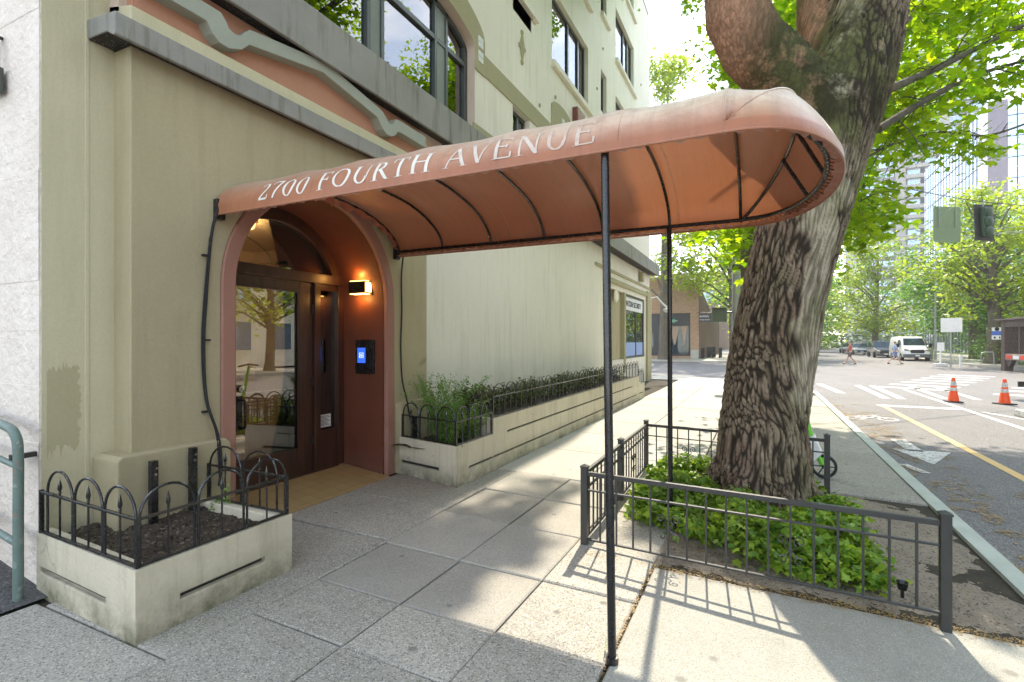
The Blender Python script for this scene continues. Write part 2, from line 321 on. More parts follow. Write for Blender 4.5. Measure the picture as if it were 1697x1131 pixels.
def fabric_mat():
    m, nt, bs, out = nodes('rust_awning_fabric'); co = coords(nt, obj=False)
    sp = nt.nodes.new('ShaderNodeNewGeometry'); n1 = noise(nt, co, 2.3, 7, .7); weave = noise(nt, co, 320, 2)
    base = mix(nt, ramp(nt, n1, .35, .7), (.46,.175,.085), (.38,.14,.07)); drip = noise(nt, coords(nt, (1.2,16,1.2), obj=False), 1.0, 5, .7)
    # sun-bleached top of the cloth, plus sun glare painted into the outer face
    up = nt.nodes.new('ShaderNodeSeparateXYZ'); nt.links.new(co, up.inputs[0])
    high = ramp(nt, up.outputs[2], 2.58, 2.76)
    bleach_glare = ramp(nt, noise(nt, coords(nt, (3,1.2,2), obj=False), 3.2, 8, .75), .3, .60, .35, 1)
    mul = N(nt, 'ShaderNodeMath', operation='MULTIPLY'); nt.links.new(high, mul.inputs[0]); nt.links.new(bleach_glare, mul.inputs[1])
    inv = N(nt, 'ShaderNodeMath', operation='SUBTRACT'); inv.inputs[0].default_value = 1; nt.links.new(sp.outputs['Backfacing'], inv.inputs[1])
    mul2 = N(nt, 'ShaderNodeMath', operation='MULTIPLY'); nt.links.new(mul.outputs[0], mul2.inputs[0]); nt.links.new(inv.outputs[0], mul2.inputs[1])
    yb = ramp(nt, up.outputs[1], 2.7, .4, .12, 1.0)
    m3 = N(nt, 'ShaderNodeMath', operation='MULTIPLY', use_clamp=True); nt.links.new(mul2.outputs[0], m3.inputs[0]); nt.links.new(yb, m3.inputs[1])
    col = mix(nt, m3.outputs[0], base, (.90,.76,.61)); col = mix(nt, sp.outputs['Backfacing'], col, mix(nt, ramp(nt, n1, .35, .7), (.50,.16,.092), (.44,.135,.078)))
    col = mix(nt, ramp(nt, drip, .48, .75, 0, .38), col, (.20,.10,.065)); col = mix(nt, ramp(nt, noise(nt, co, 38, 4, .8), .60, .72, 0, .30), col, (.16,.09,.06))
    nt.links.new(col, bs.inputs['Base Color']); bs.inputs['Roughness'].default_value = .36; bs.inputs['Sheen Weight'].default_value = .45; bs.inputs['Sheen Roughness'].default_value = .35
    bw_ = bump(nt, bs, weave, .2, .0012); bump(nt, bs, noise(nt, coords(nt, (2,5,2), obj=False), 3, 5, .6), .35, .012, bw_)
    t = nt.nodes.new('ShaderNodeBsdfTranslucent'); t.inputs[0].default_value = (.62,.24,.11,1); mx = nt.nodes.new('ShaderNodeMixShader'); mx.inputs[0].default_value = .12
    nt.links.new(bs.outputs[0], mx.inputs[1]); nt.links.new(t.outputs[0], mx.inputs[2]); nt.links.new(mx.outputs[0], out.inputs[0]); return m
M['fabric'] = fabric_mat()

# ------------------------------------------------------------------ ground, road, sidewalks
def sz(y): return 0. if y >= 2.9 else -.025*(2.9-y)
RZ = -.22
g = MB(); g.quad((-1500,-1500,-.32),(2500,-1500,-.32),(2500,1500,-.32),(-1500,1500,-.32)); build('ground', g, M['dirt'], kind='structure')
g = MB(); g.quad((-60,-120,RZ),(420,-120,RZ),(420,160,RZ),(-60,160,RZ)); build('road', g, M['asphalt'], kind='structure')
# near sidewalk: bed below, slabs on top
s = MB()
s.quad((-60,-1.55,sz(-1.55)-.025),(19,-1.55,sz(-1.55)-.025),(19,2.9,-.025),(-60,2.9,-.025)); s.quad((-60,2.9,-.025),(23.4,2.9,-.025),(23.4,60,-.025),(-60,60,-.025))
pc = [(19+4.4*math.sin(math.radians(a)), 2.9-4.45*math.cos(math.radians(a))) for a in range(0, 91, 10)]
s.add([(19, 2.9, -.025)]+[(x, y, sz(y)-.025) for x, y in pc], [tuple(range(len(pc)+1))])
build('sidewalk_bed', s, M['joint'], kind='structure')
s = MB()
def slab(x0, x1, y0, y1, mi, g=.005, jit=.004):
    s.mi = mi; dz = random.uniform(-jit, jit); a = random.uniform(-jit, jit)/2; b = random.uniform(-jit, jit)/2; r = .009
    x0 += g; x1 -= g; y0 += g; y1 -= g; top = []
    P = [(x0,y0),(x1,y0),(x1,y1),(x0,y1)]; Q = [(x0+r,y0+r),(x1-r,y0+r),(x1-r,y1-r),(x0+r,y1-r)]
    zf = lambda x, y: sz(y)+dz+a*(x-x0)/(x1-x0)*2+b*(y-y0)/(y1-y0)*2
    vs = [(x, y, zf(x, y)-.09) for x, y in P]+[(x, y, zf(x, y)-r*.8) for x, y in P]+[(x, y, zf(x, y)) for x, y in Q]
    s.add(vs, [(3,2,1,0)]+[(i, (i+1) % 4, (i+1) % 4+4, i+4) for i in range(4)]+[(i+4, (i+1) % 4+4, (i+1) % 4+8, i+8) for i in range(4)]+[(8,9,10,11)])
xs = [-12,-10.4,-8.8,-7.2,-5.6,-4.2,-3.4,-2.6,-1.8,-1.,-.2,.62,1.3,2.02,2.5,3.18,3.99,4.78,5.57]
for i in range(len(xs)-1):
    x0, x1 = xs[i], xs[i+1]
    for y0, y1 in ((.69,1.31),(1.31,1.95),(1.95,2.62)):
        sm = (x0 >= 2.4 and x1 <= 4.1 and y0 > 1.2) or (x0 > 3.9 and y0 > 1.)
        slab(x0, x1, y0, y1, 1 if sm else 0, .003 if (y0 != .69 and i % 2) else .006)
for x0, x1 in zip([-12,-8,-4,-2.5,-1,.2,1.54,3.22,4.05,4.82],[-8,-4,-2.5,-1,.2,1.54,3.22,4.05,4.82,5.57]):
    slab(x0, x1, 2.62, 3.8 if x0 > 1.5 else 3.87, 0, .006)
xl = 5.57
for k in range(12):
    w = 1.44 if k else 1.42; x1 = xl+w
    for y0, y1 in ((.69,1.8),(1.8,2.88)): slab(xl, min(x1, 21.3), y0, y1, 2, .005, .002)
    xl = x1
    if xl > 20: break
for x0, x1 in zip([-12,-8,-5,-2.5,-.6,.9,2.25],[-8,-5,-2.5,-.6,.9,2.25,3.74]): slab(x0, x1, -1.545, .68, 3, .006)
slab(6.55, 7.6, -1.545, .68, 4, .006)
x0 = 7.6
while x0 < 18: slab(x0, x0+1.5, -1.545, .68, 4, .006); x0 += 1.5
for x0 in (19.1,): 
    s.mi = 2; s.add([(x0, .69, sz(.69)), (x0, 2.9, 0)]+[(x, y, sz(y)+.001) for x, y in pc[::-1]], [tuple(range(len(pc)+2))])
s.mi = 2; s.quad((xl, 2.88, .001),(23.4,2.88,.001),(23.4,4.05,.001),(xl,4.05,.001)); s.quad((21.35,4.06,.001),(23.4,4.06,.001),(23.4,60,.001),(21.35,60,.001))
build('sidewalk', s, [M['slab'], M['slab_smooth'], M['slab_light'], M['broom'], M['slab']], kind='structure')
# curb round the corner
c = MB(); prof = [(-1.55, sz(-1.55)+.004)]
def curbseg(x0, x1):
    z = sz(-1.55)+.006; c.add([(x0,-1.705,RZ-.05),(x1,-1.705,RZ-.05),(x1,-1.70,z-.012),(x0,-1.70,z-.012),(x0,-1.688,z),(x1,-1.688,z),(x0,-1.552,z+.001),(x1,-1.552,z+.001),(x0,-1.55,z-.06),(x1,-1.55,z-.06)],
          [(0,1,2,3),(3,2,5,4),(4,5,7,6),(6,7,9,8),(0,3,4,6,8),(1,9,7,5,2)])
x0 = -30
while x0 < 18.9: x1 = min(19, x0+3.05); curbseg(x0, x1-.006); x0 = x1
pts = [(19+q*math.sin(math.radians(a)), 2.9-q*math.cos(math.radians(a))) for q in (4.45, 4.6) for a in range(0, 91, 6)]
n = len(pts)//2; zz = sz(-1.6)+.01
c.add([(x, y, zz) for x, y in pts]+[(x, y, RZ-.05) for x, y in pts[n:]], [(i, i+1, n+i+1, n+i) for i in range(n-1)]+[(n+i, n+i+1, 2*n+i+1, 2*n+i) for i in range(n-1)])
c.box(23.45, 23.6, 2.9, 60, RZ-.05, zz)
build('curb', c, M['curb'], kind='structure')
# soil of the tree pit, lumpy
def lumpy(name, x0, x1, y0, y1, zf, nx, ny, mat, **kw):
    m = MB(); vs = [(x0+(x1-x0)*i/nx, y0+(y1-y0)*j/ny) for j in range(ny+1) for i in range(nx+1)]
    m.add([(x, y, zf(x, y)) for x, y in vs], [(j*(nx+1)+i, j*(nx+1)+i+1, (j+1)*(nx+1)+i+1, (j+1)*(nx+1)+i) for j in range(ny) for i in range(nx)])
    return build(name, m, mat, smooth='all', **kw)
def pitz(x, y):
    z = sz(y)-.02+.03*mn.noise((x*2, y*2, 1))+.012*mn.noise((x*9, y*9, 5))+.006*mn.noise((x*30, y*30, 5))
    d = math.hypot(x-5.6, y-.02); z += .13*math.exp(-(d/.9)**2)
    e = min(x-3.74, 6.55-x, .69+.5-y, y+1.55); return z-.02*max(0, .2-e)/.2
s2 = lumpy('tree_pit_soil', 3.742, 6.55, -1.55, 1.28, pitz, 150, 150, M['dirt'], kind='structure')
# alley apron beside the building
lumpy('alley', -9, 1.62, 3.88, 14, lambda x, y: .004+max(0, y-3.95)*.14+.010*mn.noise((x*1.3, y*1.3, 3)), 60, 60, M['alley'], kind='structure')
# far sidewalks
f = MB()
def solid(x0, x1, y0, y1, z=-.10): f.box(x0, x1, y0, y1, RZ-.05, z)
f.mi = 0; solid(-60, 22, -19, -13.7); solid(46, 400, -22, -13.5); solid(45.8, 51, 6, 150); solid(45.8, 400, 1.0, 6); solid(46, 51, -120, -22); solid(-60, 22, -120, -19.01); 
build('far_sidewalk', f, M['slab_light'], kind='structure')
f = MB(); f.box(51.02, 400, -120, -22.01, RZ-.05, -.09); build('park_ground', f, rough_mat('park_grass', (.05,.09,.02), (.09,.12,.04), .95, .8, 30, .8, .03), kind='structure')

# road markings, each painted shape a few mm above the asphalt
def marks(name, polys, mat, z=RZ+.005):
    m = MB()
    for p in polys: m.quad(*[(x, y, z) for x, y in p])
    return build(name, m, mat, kind='structure')
def strip(x0, y0, x1, y1, w):
    d = Vector((x1-x0, y1-y0)).normalized()*w/2; nx, ny = -d.y, d.x
    return [(x0+nx, y0+ny), (x0-nx, y0-ny), (x1-nx, y1-ny), (x1+nx, y1+ny)]
marks('stop_line', [strip(17.1, -2.9, 17.1, -4.65, .42)], M['mark'])
marks('crosswalk', [strip(24.5, -3.5, 19.3, -3.5, .22), strip(24.6, -4.0, 19.3, -3.9, .22), strip(24.6,-2.2,20.6,-2.5,.25), strip(24.8, -5.3, 19.9, -5.1, .2), strip(24.9, -6.1, 20.0, -5.9, .2)]
      + [strip(24.2+1.65*k, -4.1-.72*k, 23.3+1.65*k, -6.1-.72*k, .5) for k in range(7)]
      + [strip(22.4+1.7*k, -7.0-.8*k, 21.5+1.7*k, -9.2-.8*k, .5) for k in range(7)], M['mark'])
marks('lane_line', [strip(23.2, -4.74, 6, -4.8, .13), strip(14.0,-6.6,8,-7.0,.1), strip(16.6,-5.0,13.2,-6.1,.12)], M['mark'])
marks('yellow_line', [strip(16.85, -3.02, -20, -3.16, .13)], M['mark_y'])
marks('arrow_mark', [[(11.35,-2.12),(11.35,-2.34),(10.25,-2.36),(10.25,-2.14)], [(10.35,-1.95),(10.35,-2.72),(9.25,-2.24)]], M['mark'], RZ+.0055)
marks('arrow_mark', [strip(9.1,-1.85,8.6,-2.0,.12)], M['mark'], RZ+.0055)
def bike_mark():
    m = MB()
    def ring(cx, cy, r, w=.05):
        n = 22
        for k in range(n):
            a, b = 2*PI*k/n, 2*PI*(k+1)/n
            m.quad(*[(cx+q*1.5*math.cos(t), cy+q*math.sin(t), RZ+.0055) for q, t in ((r,a),(r,b),(r-w,b),(r-w,a))])
    ring(14.15, -1.98, .2); ring(14.15, -2.6, .2)
    for a in ((14.15,-1.98,14.6,-2.15),(14.6,-2.15,14.6,-2.45),(14.15,-2.25,14.6,-2.45),(14.15,-2.25,14.6,-2.15),(14.15,-2.6,14.75,-2.42),(14.8,-2.36,14.8,-2.56),(14.15,-1.98,14.15,-2.25)):
        m.quad(*[(x, y, RZ+.008) for x, y in strip(*a, .05)])
    build('bike_mark', m, M['mark'], kind='structure')
bike_mark()
# manhole covers far on the road
m = MB(); m.lathe((27.5,-1.2,RZ+.002), [(.4,0),(.42,.004),(.0,.005)], 20); build('manhole_cover', m, M['bronze'], org=(27.5,-1.2,RZ), label='round dark manhole cover in the sunlit crossing', cat='manhole cover')

# ------------------------------------------------------------------ the near building
BL = thing('apartment_building', 'cream stucco apartment building with olive entrance block, grey cornices and arched doorway', 'building', (3.75, 4.05, 0))
YM, YP = 4.05, 3.85
HB = 14.6; XE = 21.3; XW = 1.63
ZS = 2.0; CXA = 3.75
outer = arc(CXA, ZS, 1.07, 1.05, 180, 0, 40); inner = arc(CXA, ZS, .945, .93, 180, 0, 40)
m = MB()
m.prism([(2.03,0),(CXA-1.07,0)]+outer+[(CXA+1.07,0),(5.48,0),(5.48,3.56),(2.03,3.56)], YP, YM+.1)
build('entrance_block', m, M['olive'], BL, bevel=.008)
# plinths
m = MB()
m.prism([(1.90,0),(2.70,0),(2.70,.75),(2.665,.79),(1.93,.79),(1.90,.765)], 3.755, YM, 'y')
build('plinth', m, M['olive'], BL, bevel=.012); m = MB()
m.prism([(4.845,0),(5.56,0),(5.56,.80),(5.53,.83),(4.88,.83),(4.845,.80)], 3.765, YM, 'y')
build('plinth', m, M['olive'], BL, bevel=.012)
# arch trim band and reveal
m = MB(); n = len(inner)
ring = [(CXA-1.07,0)]+outer+[(CXA+1.07,0),(CXA+.945,0)]+inner[::-1]+[(CXA-.945,0)]
m.prism(ring, YP-.014, YP+.05); build('arch_trim', m, M['archband'], BL, bevel=.012, smooth=True)
m = MB(); a2 = [(CXA-.945,0)]+inner+[(CXA+.945,0)]
for i in range(len(a2)-1):
    (x0, z0), (x1, z1) = a2[i], a2[i+1]
    for k in range(1): m.quad((x0, YP+.0505, z0), (x1, YP+.0505, z1), (x1, 4.62, z1), (x0, 4.62, z0))
rv = build('doorway_reveal', m, M['reveal'], BL, smooth=True, weld=True)
m = MB(); m.box(CXA-.96, CXA+.96, 4.6, 4.66, 3.0, 3.2)
# entry floor (tiled, rising to the threshold)
m = MB(); m.add([(CXA-.945,3.80,.004),(CXA+.945,3.80,.004),(CXA+.945,4.55,.09),(CXA-.945,4.55,.09),(CXA-.945,3.80,-.05),(CXA+.945,3.80,-.05)], [(0,1,2,3),(4,5,1,0)])
m.quad((2.70,3.80,.003),(2.81,3.80,.003),(2.81,3.86,.003),(2.70,3.86,.003))
build('entry_floor', m, M['tile'], BL)
# door wall: fanlight, frame, sidelight
DY = 4.50
fr = MB()
in2 = arc(CXA, ZS, .80, .79, 180, 0, 36)
fr.ringstrip(arc(CXA, ZS, .944, .929, 170, 10, 36), arc(CXA, ZS+.02, .83, .81, 170, 10, 36), DY, DY+.10)
fr.ringstrip(arc(CXA, ZS+.01, .87, .855, 166, 14, 36), arc(CXA, ZS+.01, .80, .785, 166, 14, 36), DY-.025, DY+.02)
fr.box(CXA-.945, CXA+.945, DY-.03, DY+.1, 2.2, 2.31)          # transom
fr.box(2.805, 2.95, DY-.01, DY+.1, .09, 2.2)                  # left frame
fr.box(4.225, 4.31, DY-.03, DY+.1, .09, 2.2)                  # post between door and sidelight
fr.box(4.60, 4.695, DY-.01, DY+.1, .09, 2.2)
fr.box(4.31, 4.60, DY+.0, DY+.09, .09, .52); fr.box(4.31, 4.60, DY, DY+.09, 2.13, 2.2)
fr.box(2.805, 4.60, DY-.02, DY+.12, .06, .10)
build('door_frame', fr, M['wood'], BL, bevel=.006)
fg = MB(); fg.prism(arc(CXA, ZS, .83, .81, 162, 18, 30), DY+.05, DY+.055); build('fanlight', fg, M['glass'], BL)
sg = MB(); sg.box(4.31, 4.60, DY+.05, DY+.056, .52, 2.13); build('sidelight', sg, M['glass'], BL)
dr = MB()
x0, x1 = 2.95, 4.225
dr.box(x0+.004, 3.13, DY+.005, DY+.055, .10, 2.195); dr.box(4.04, x1-.004, DY+.005, DY+.055, .10, 2.195)
dr.box(3.13, 4.04, DY+.005, DY+.055, 2.10, 2.195); dr.box(3.13, 4.04, DY+.005, DY+.055, .10, .37)
door = build('door', dr, M['wood'], BL, bevel=.005)
gm = MB(); gm.box(3.13, 4.04, DY+.028, DY+.034, .37, 2.10); build('pane', gm, M['glass'], door)
gm = MB()
for a, b, c_, d in ((3.13,3.15,.37,2.10),(4.02,4.04,.37,2.10),(3.15,4.02,2.08,2.10),(3.15,4.02,.37,.39)): gm.box(a, b, DY-.004, DY+.02, c_, d)
build('glazing_bead', gm, M['wood'], door)
hd = MB(); hd.tube([(3.32,DY+.0,.98),(3.32,DY-.07,.985),(3.32,DY-.085,.96),(3.32,DY-.085,.74),(3.32,DY-.07,.715),(3.32,DY+.0,.72)], .012, 10)
hd.box(3.29, 3.35, DY-.004, DY+.008, .69, 1.02)
build('handle', hd, M['black'], door, smooth=True)
hd = MB(); hd.lathe((3.33,DY-.02,1.09), [(.02,-.012),(.034,-.008),(.038,.0),(.038,.024)], 20, 'y'); build('lock', hd, M['chrome'], door, smooth=True)
for zz in (.45, 1.1, 1.9):
    hg = MB(); hg.box(4.205, 4.24, DY-.012, DY+.01, zz-.05, zz+.05); build('hinge', hg, M['bronze'], door)
nt_ = MB(); nt_.box(4.33, 4.53, DY+.042, DY+.046, .385+.17, .53+.17)
nb = build('notice', nt_, M['paper'], BL)
ln = MB()
for k in range(8): ln.box(4.345, 4.515-.02*(k % 3), DY+.0395, DY+.041, .575+.015*k, .580+.015*k)
build('print', ln, M['dark'], nb)
# lobby behind the glass
lb = MB()
for q in (((1.9,4.63,.09),(6.2,4.63,.09),(6.2,8,.09),(1.9,8,.09)), ((1.9,8,.09),(6.2,8,.09),(6.2,8,3.1),(1.9,8,3.1)), ((1.9,4.63,.09),(1.9,8,.09),(1.9,8,3.1),(1.9,4.63,3.1)), ((6.2,4.63,.09),(6.2,8,.09),(6.2,8,3.1),(6.2,4.63,3.1)), ((1.9,4.63,3.1),(6.2,4.63,3.1),(6.2,8,3.1),(1.9,8,3.1))): lb.quad(*q)
lb.prism([(1.9,.09),(CXA-.95,.09)]+arc(CXA, ZS, .95, .935, 180, 0, 24)+[(CXA+.95,.09),(6.2,.09),(6.2,3.1),(1.9,3.1)], 4.61, 4.64)
lob = build('lobby', lb, M['lobby'], BL)
lb = MB(); lb.box(1.95, 6.15, 4.7, 7.9, .095, .105); build('carpet', lb, rough_mat('lobby_carpet', (.06,.035,.03), (.08,.05,.04), .95), lob)
lb = MB(); lb.lathe((4.43,6.0,3.02), [(.12,.06),(.19,.05),(.17,-.01),(.10,-.05),(.0,-.06)], 24); build('ceiling_lamp', lb, emit('warm_lamp_glass', (1,.72,.38), 2.5), lob, smooth=True)
ll_ = bpy.data.lights.new('lobby_bulb', 'POINT'); ll_.energy = 34; ll_.color = (1,.84,.62); ll_.shadow_soft_size = .02
lo_ = bpy.data.objects.new('lobby_bulb', ll_); sc.collection.objects.link(lo_); lo_.parent = BL; lo_.location = Vector((4.35,5.9,2.72))-Vector((3.75,4.05,0))
# cornice 1 over the entrance block
def cornice(name, x0, x1, yf, z0, z1, mat, drip=.03):
    m = MB(); prof = [(YM+.05, z0+.05), (yf+.10, z0+.04), (yf+.03, z0), (yf, z0), (yf, z1), (YM+.05, z1+.03)]
    m.prism(prof, x0, x1, 'x'); o = build(name, m, mat, BL, bevel=.008)
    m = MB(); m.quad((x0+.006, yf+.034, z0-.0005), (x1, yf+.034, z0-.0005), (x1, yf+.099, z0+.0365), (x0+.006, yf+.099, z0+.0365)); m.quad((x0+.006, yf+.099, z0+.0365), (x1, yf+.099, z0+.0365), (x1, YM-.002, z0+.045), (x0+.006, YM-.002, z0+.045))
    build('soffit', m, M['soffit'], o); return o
cornice('cornice', 1.87, 5.62, 3.72, 3.52, 3.67, M['cornice'])
m = MB(); m.prism([(YM, 3.67), (3.79, 3.67), (3.79, 3.80), (YM, 3.86)], 2.0, 5.50, 'x'); build('cornice_cap', m, M['olive_lit'], BL, bevel=.006)
m = MB(); m.box(2.05, 5.35, 3.86, 4.1, 3.80, 4.20); build('frieze', m, M['pinkp'], BL)
m = MB(); m.box(2.0, 6.2, 3.93, 4.1, 3.80, 4.24); m.box(1.95, 5.9, 3.90, 4.1, 4.13, 4.235); build('frieze_ground', m, M['lightpink'], BL)
# pediment wave moulding, symmetrical
low = [(3.64,4.11),(4.42,3.985),(4.51,3.89),(4.58,3.855),(4.66,3.86),(4.73,3.90),(4.77,3.955),(4.83,3.965),(5.32,3.955)]
upp = [(5.32,4.095),(4.80,4.10),(4.73,4.085),(4.70,4.03),(4.66,4.0),(4.61,4.0),(4.56,4.04),(4.50,4.09),(3.69,4.235)]
low = [(x, z) for x, z in [(2.79,3.89),(2.88,3.965),(3.64,4.11),(4.42,3.985),(4.51,3.89),(4.58,3.855),(4.66,3.86),(4.73,3.90),(4.77,3.955),(4.83,3.965),(5.32,3.955)]]
poly = [(2.05,3.96),(2.50,3.96),(2.545,3.89),(2.60,3.85),(2.68,3.845),(2.79,3.89),(2.86,3.965)]+low[2:]+upp[:-1]+[(3.69,4.225),(2.90,4.10),(2.86,4.09),(2.82,4.045),(2.78,4.0),(2.73,3.985),(2.68,4.0),(2.65,4.05),(2.61,4.09),(2.05,4.09)]
m = MB(); m.prism(poly, 3.75, 3.87); build('wave_moulding', m, M['wave'], BL, bevel=.005)
cornice('belt_cornice', 1.55, XE+.25, 3.70, 4.19, 4.62, M['cornice'])
# main walls
def wallpoly(name, poly, mat, y0=YM, y1=YM+.25): m = MB(); m.prism(poly, y0, y1); return build(name, m, mat, BL)
AX, AW, AZ, AR = 4.5, 2.53, 6.15, .42
wallpoly('wall', [(XW,-.1),(2.03,-.1),(2.03,4.2),(XW,4.2)], M['olive_lit'])
wallpoly('wall', [(5.40,-.1),(15.3,-.1),(15.3,4.2),(5.40,4.2)], M['cream'])
arch_o = arc(AX, AZ, AW, AR, 180, 0, 30)
wallpoly('wall', [(XW,4.6),(AX-AW,4.6)]+arch_o+[(AX+AW,4.6),(8.45,4.6),(8.45,7.6),(XW,7.6)], M['cream'])
m = MB()
holes = [(0,.75,0,1.25,.16,False),(1.95,4.55,3.05,4.60,.16,False),(1.95,4.55,5.80,7.35,.16,False),(7.4,9.95,5.80,7.35,.16,False),(7.4,9.95,3.05,4.60,.16,False),
         (5.75,6.35,3.48,4.65,.16,False),(5.75,6.35,6.30,7.35,.16,False),(7.4,9.95,8.5,9.6,.16,False),(1.95,4.55,8.5,9.6,.16,False),(5.75,6.35,8.7,9.6,.16,False)]
m.panel((8.45,YM,4.6),(1,0,0),(0,0,1),(0,-1,0), XE-8.45, HB-4.6, holes)
m.panel((XW,YM,7.6),(1,0,0),(0,0,1),(0,-1,0), 8.45-XW, HB-7.6, [(5.0,7.65,.45,2.0,.16,False),(5.0,7.65,2.9,4.6,.16,False)])
build('wall', m, M['cream'], BL)
# roof, far end wall, back
m = MB(); m.box(XW+.3, XE-.02, YM+.02, 16, HB-.02, HB+.25); build('roof', m, M['cornice'], BL)
m = MB(); m.quad((XE,YM,-.1),(XE,16,-.1),(XE,16,HB),(XE,YM,HB)); m.quad((XW,16,-.1),(XE,16,-.1),(XE,16,HB),(XW,16,HB)); build('wall', m, M['cream'], BL)
# rough white side wall on the alley with board marks and corner
m = MB(); zz = -.1; k = 0; xo = XW-.012
while zz < HB:
    h = .34+.03*math.sin(k*2.3); dx = .003*math.sin(k*5.1); dx2 = .003*math.sin((k+1)*5.1)
    m.quad((xo+dx,YM+.004,zz),(xo+dx,16,zz),(xo+dx,16,zz+h-.004),(xo+dx,YM+.004,zz+h-.004))
    m.quad((xo+dx,YM+.004,zz+h-.004),(xo+dx,16,zz+h-.004),(xo+dx2,16,zz+h),(xo+dx2,YM+.004,zz+h))
    zz += h; k += 1
m.quad((xo,YM+.004,-.1),(XW+.002,YM+.004,-.1),(XW+.002,YM+.004,HB),(xo,YM+.004,HB))
build('side_wall', m, M['white'], BL)
# string course + arch surround
m = MB()
m.prism([(AX-AW-.37,5.84),(AX-AW,5.84),(AX-AW,6.15)]+arch_o+[(AX+AW,5.84),(AX+AW+.33,5.84),(AX+AW+.33,6.40)]+arc(AX, 6.40, AW+.33, .62, 0, 180, 30)+[(AX-AW-.37,6.4)], YM-.022, YM+.01)
m.box(AX+AW+.33, 10.35, YM-.02, YM+.01, 5.86, 6.20)
m.prism([(10.35,5.86),(11.7,5.86),(11.7,6.62)]+arc(11.02, 6.62, .68, .22, 0, 180, 12)+[(10.35,6.62)], YM-.02, YM+.01)
m.box(11.7, 14.5, YM-.02, YM+.01, 5.86, 6.2)
m.box(7.0, 8.45, YM-.02, YM+.01, 4.63, 4.98)
build('string_course', m, M['band'], BL, bevel=.004)
for k, (x, z) in enumerate(((7.21,6.32),(7.21,6.09),(11.05,6.5),(11.05,6.28))):
    m = MB(); 
    for i in (0, 1):
        for j in (0, 1): m.box(x-.075+.08*i, x-.005+.08*i, YM-.034, YM-.018, z-.085+.09*j, z-.005+.09*j)
    build('tile_inset', m, M['paper'], BL, bevel=.003)
m = MB(); m.prism([(9.35+1.0-.2,5.95),(10.25,5.95),(10.25,6.1),(10.15,6.1)], YM-.034, YM-.018)
m2 = MB()
for q in ((8.83,7.08),): 
    m2.prism([(q[0]-.10,q[1]),(q[0],q[1]-.26),(q[0]+.10,q[1]),(q[0],q[1]+.26)], YM-.03, YM+.005)
    for dx, dz in ((-.10,0),(.10,0),(0,.28),(0,-.28)): m2.lathe((q[0]+dx, YM-.012, q[1]+dz), [(.035,-.02),(.05,0),(.05,.02)], 8, 'y')
build('wall_ornament', m2, M['band'], BL)
for x, z in ((9.7,6.35),(10.6,6.9),(9.3,7.9),(13.8,8.5),(14.4,9.9),(19.2,9.9),(19.6,11.2),(13.4,7.3),(8.0,7.9),(6.8,7.4)): m2 = MB(); m2.lathe((x, YM-.012, z), [(.03,-.015),(.045,0),(.045,.02)], 8, 'y'); build('anchor_plate', m2, M['band'], BL)
m = MB(); m.box(11.75, 12.35, YM-.13, YM-.0, 6.75, 7.15); vt = build('vent_box', m, paint('dark_red_metal', (.20,.06,.04), .5), BL)
m = MB()
for k in range(5): m.box(11.80, 12.30, YM-.14, YM-.125, 6.80+.065*k, 6.83+.065*k)
build('louvre', m, M['lightpink'], vt)
# windows
def window(x0, x1, z0, z1, y=YM+.13, mull=(), trans=None, sill=True, curtain=True, fr=.07):
    w = MB()
    w.box(x0, x0+fr, y-.03, y+.03, z0, z1); w.box(x1-fr, x1, y-.03, y+.03, z0, z1); w.box(x0+fr, x1-fr, y-.03, y+.03, z0, z0+fr); w.box(x0+fr, x1-fr, y-.03, y+.03, z1-fr, z1)
    for q in mull: w.box(q-.04, q+.04, y-.04, y+.025, z0+fr, z1-fr)
    if trans: w.box(x0+fr, x1-fr, y-.035, y+.022, trans-.03, trans+.03)
    o = build('window', w, M['frame'], BL, bevel=.004)
    p = MB(); p.box(x0+fr*.8, x1-fr*.8, y-.003, y+.003, z0+fr*.8, z1-fr*.8); build('pane', p, M['winglass'], o)
    if curtain:
        c = MB(); n = int((x1-x0)/.035); vs = []
        for i in range(n+1):
            xx = x0+(x1-x0)*i/n; yy = y+.16+.022*math.sin(i*1.35)+.008*math.sin(i*.37)
            vs += [(xx, yy, z0), (xx, yy, z1)]
        c.add(vs, [(2*i, 2*i+2, 2*i+3, 2*i+1) for i in range(n)]); build('curtain', c, M['curtain'], o, smooth='all')
    r = MB(); r.box(x0-.02, x1+.02, y+.5, y+.52, z0-.1, z1+.1); build('room', r, M['dark'], o)
    if sill:
        q = MB(); q.prism([(YM-.09, z0-.17), (YM-.09, z0-.045), (YM+.1, z0), (YM+.1, z0-.17)], x0-.02, x1+.22, 'x'); build('sill', q, M['cream'], o, bevel=.006)
    return o
# big arched bay window
bw = MB(); YB = YM+.16
def ai(x, dz=0): return AZ-.03+dz+(AR)*math.sqrt(max(0, 1-((x-AX)/(AW-.02))**2))
def mull(x0, x1, y0=YB-.05, y1=YB+.04): bw.prism([(x0,4.6),(x1,4.6),(x1,ai(x1)),(x0,ai(x0))], y0, y1)
mull(6.93, 7.02); mull(6.40, 6.46); mull(6.12, 6.18); mull(4.97, 5.03); mull(4.72, 4.78); mull(1.98, 2.06); mull(2.9,2.96); mull(3.2,3.26)
bw.box(2.06, 6.93, YB-.045, YB+.035, 5.84, 5.91); bw.box(2.0, 7.0, YB-.04, YB+.03, 4.6, 4.72)
top = [(x, ai(x)) for x in np.linspace(AX-AW+.03, AX+AW-.03, 30)]
bw.prism(top+[(x, z-.07) for x, z in top[::-1]], YB-.05, YB+.04)
bo = build('window', bw, M['frame'], BL, bevel=.004)
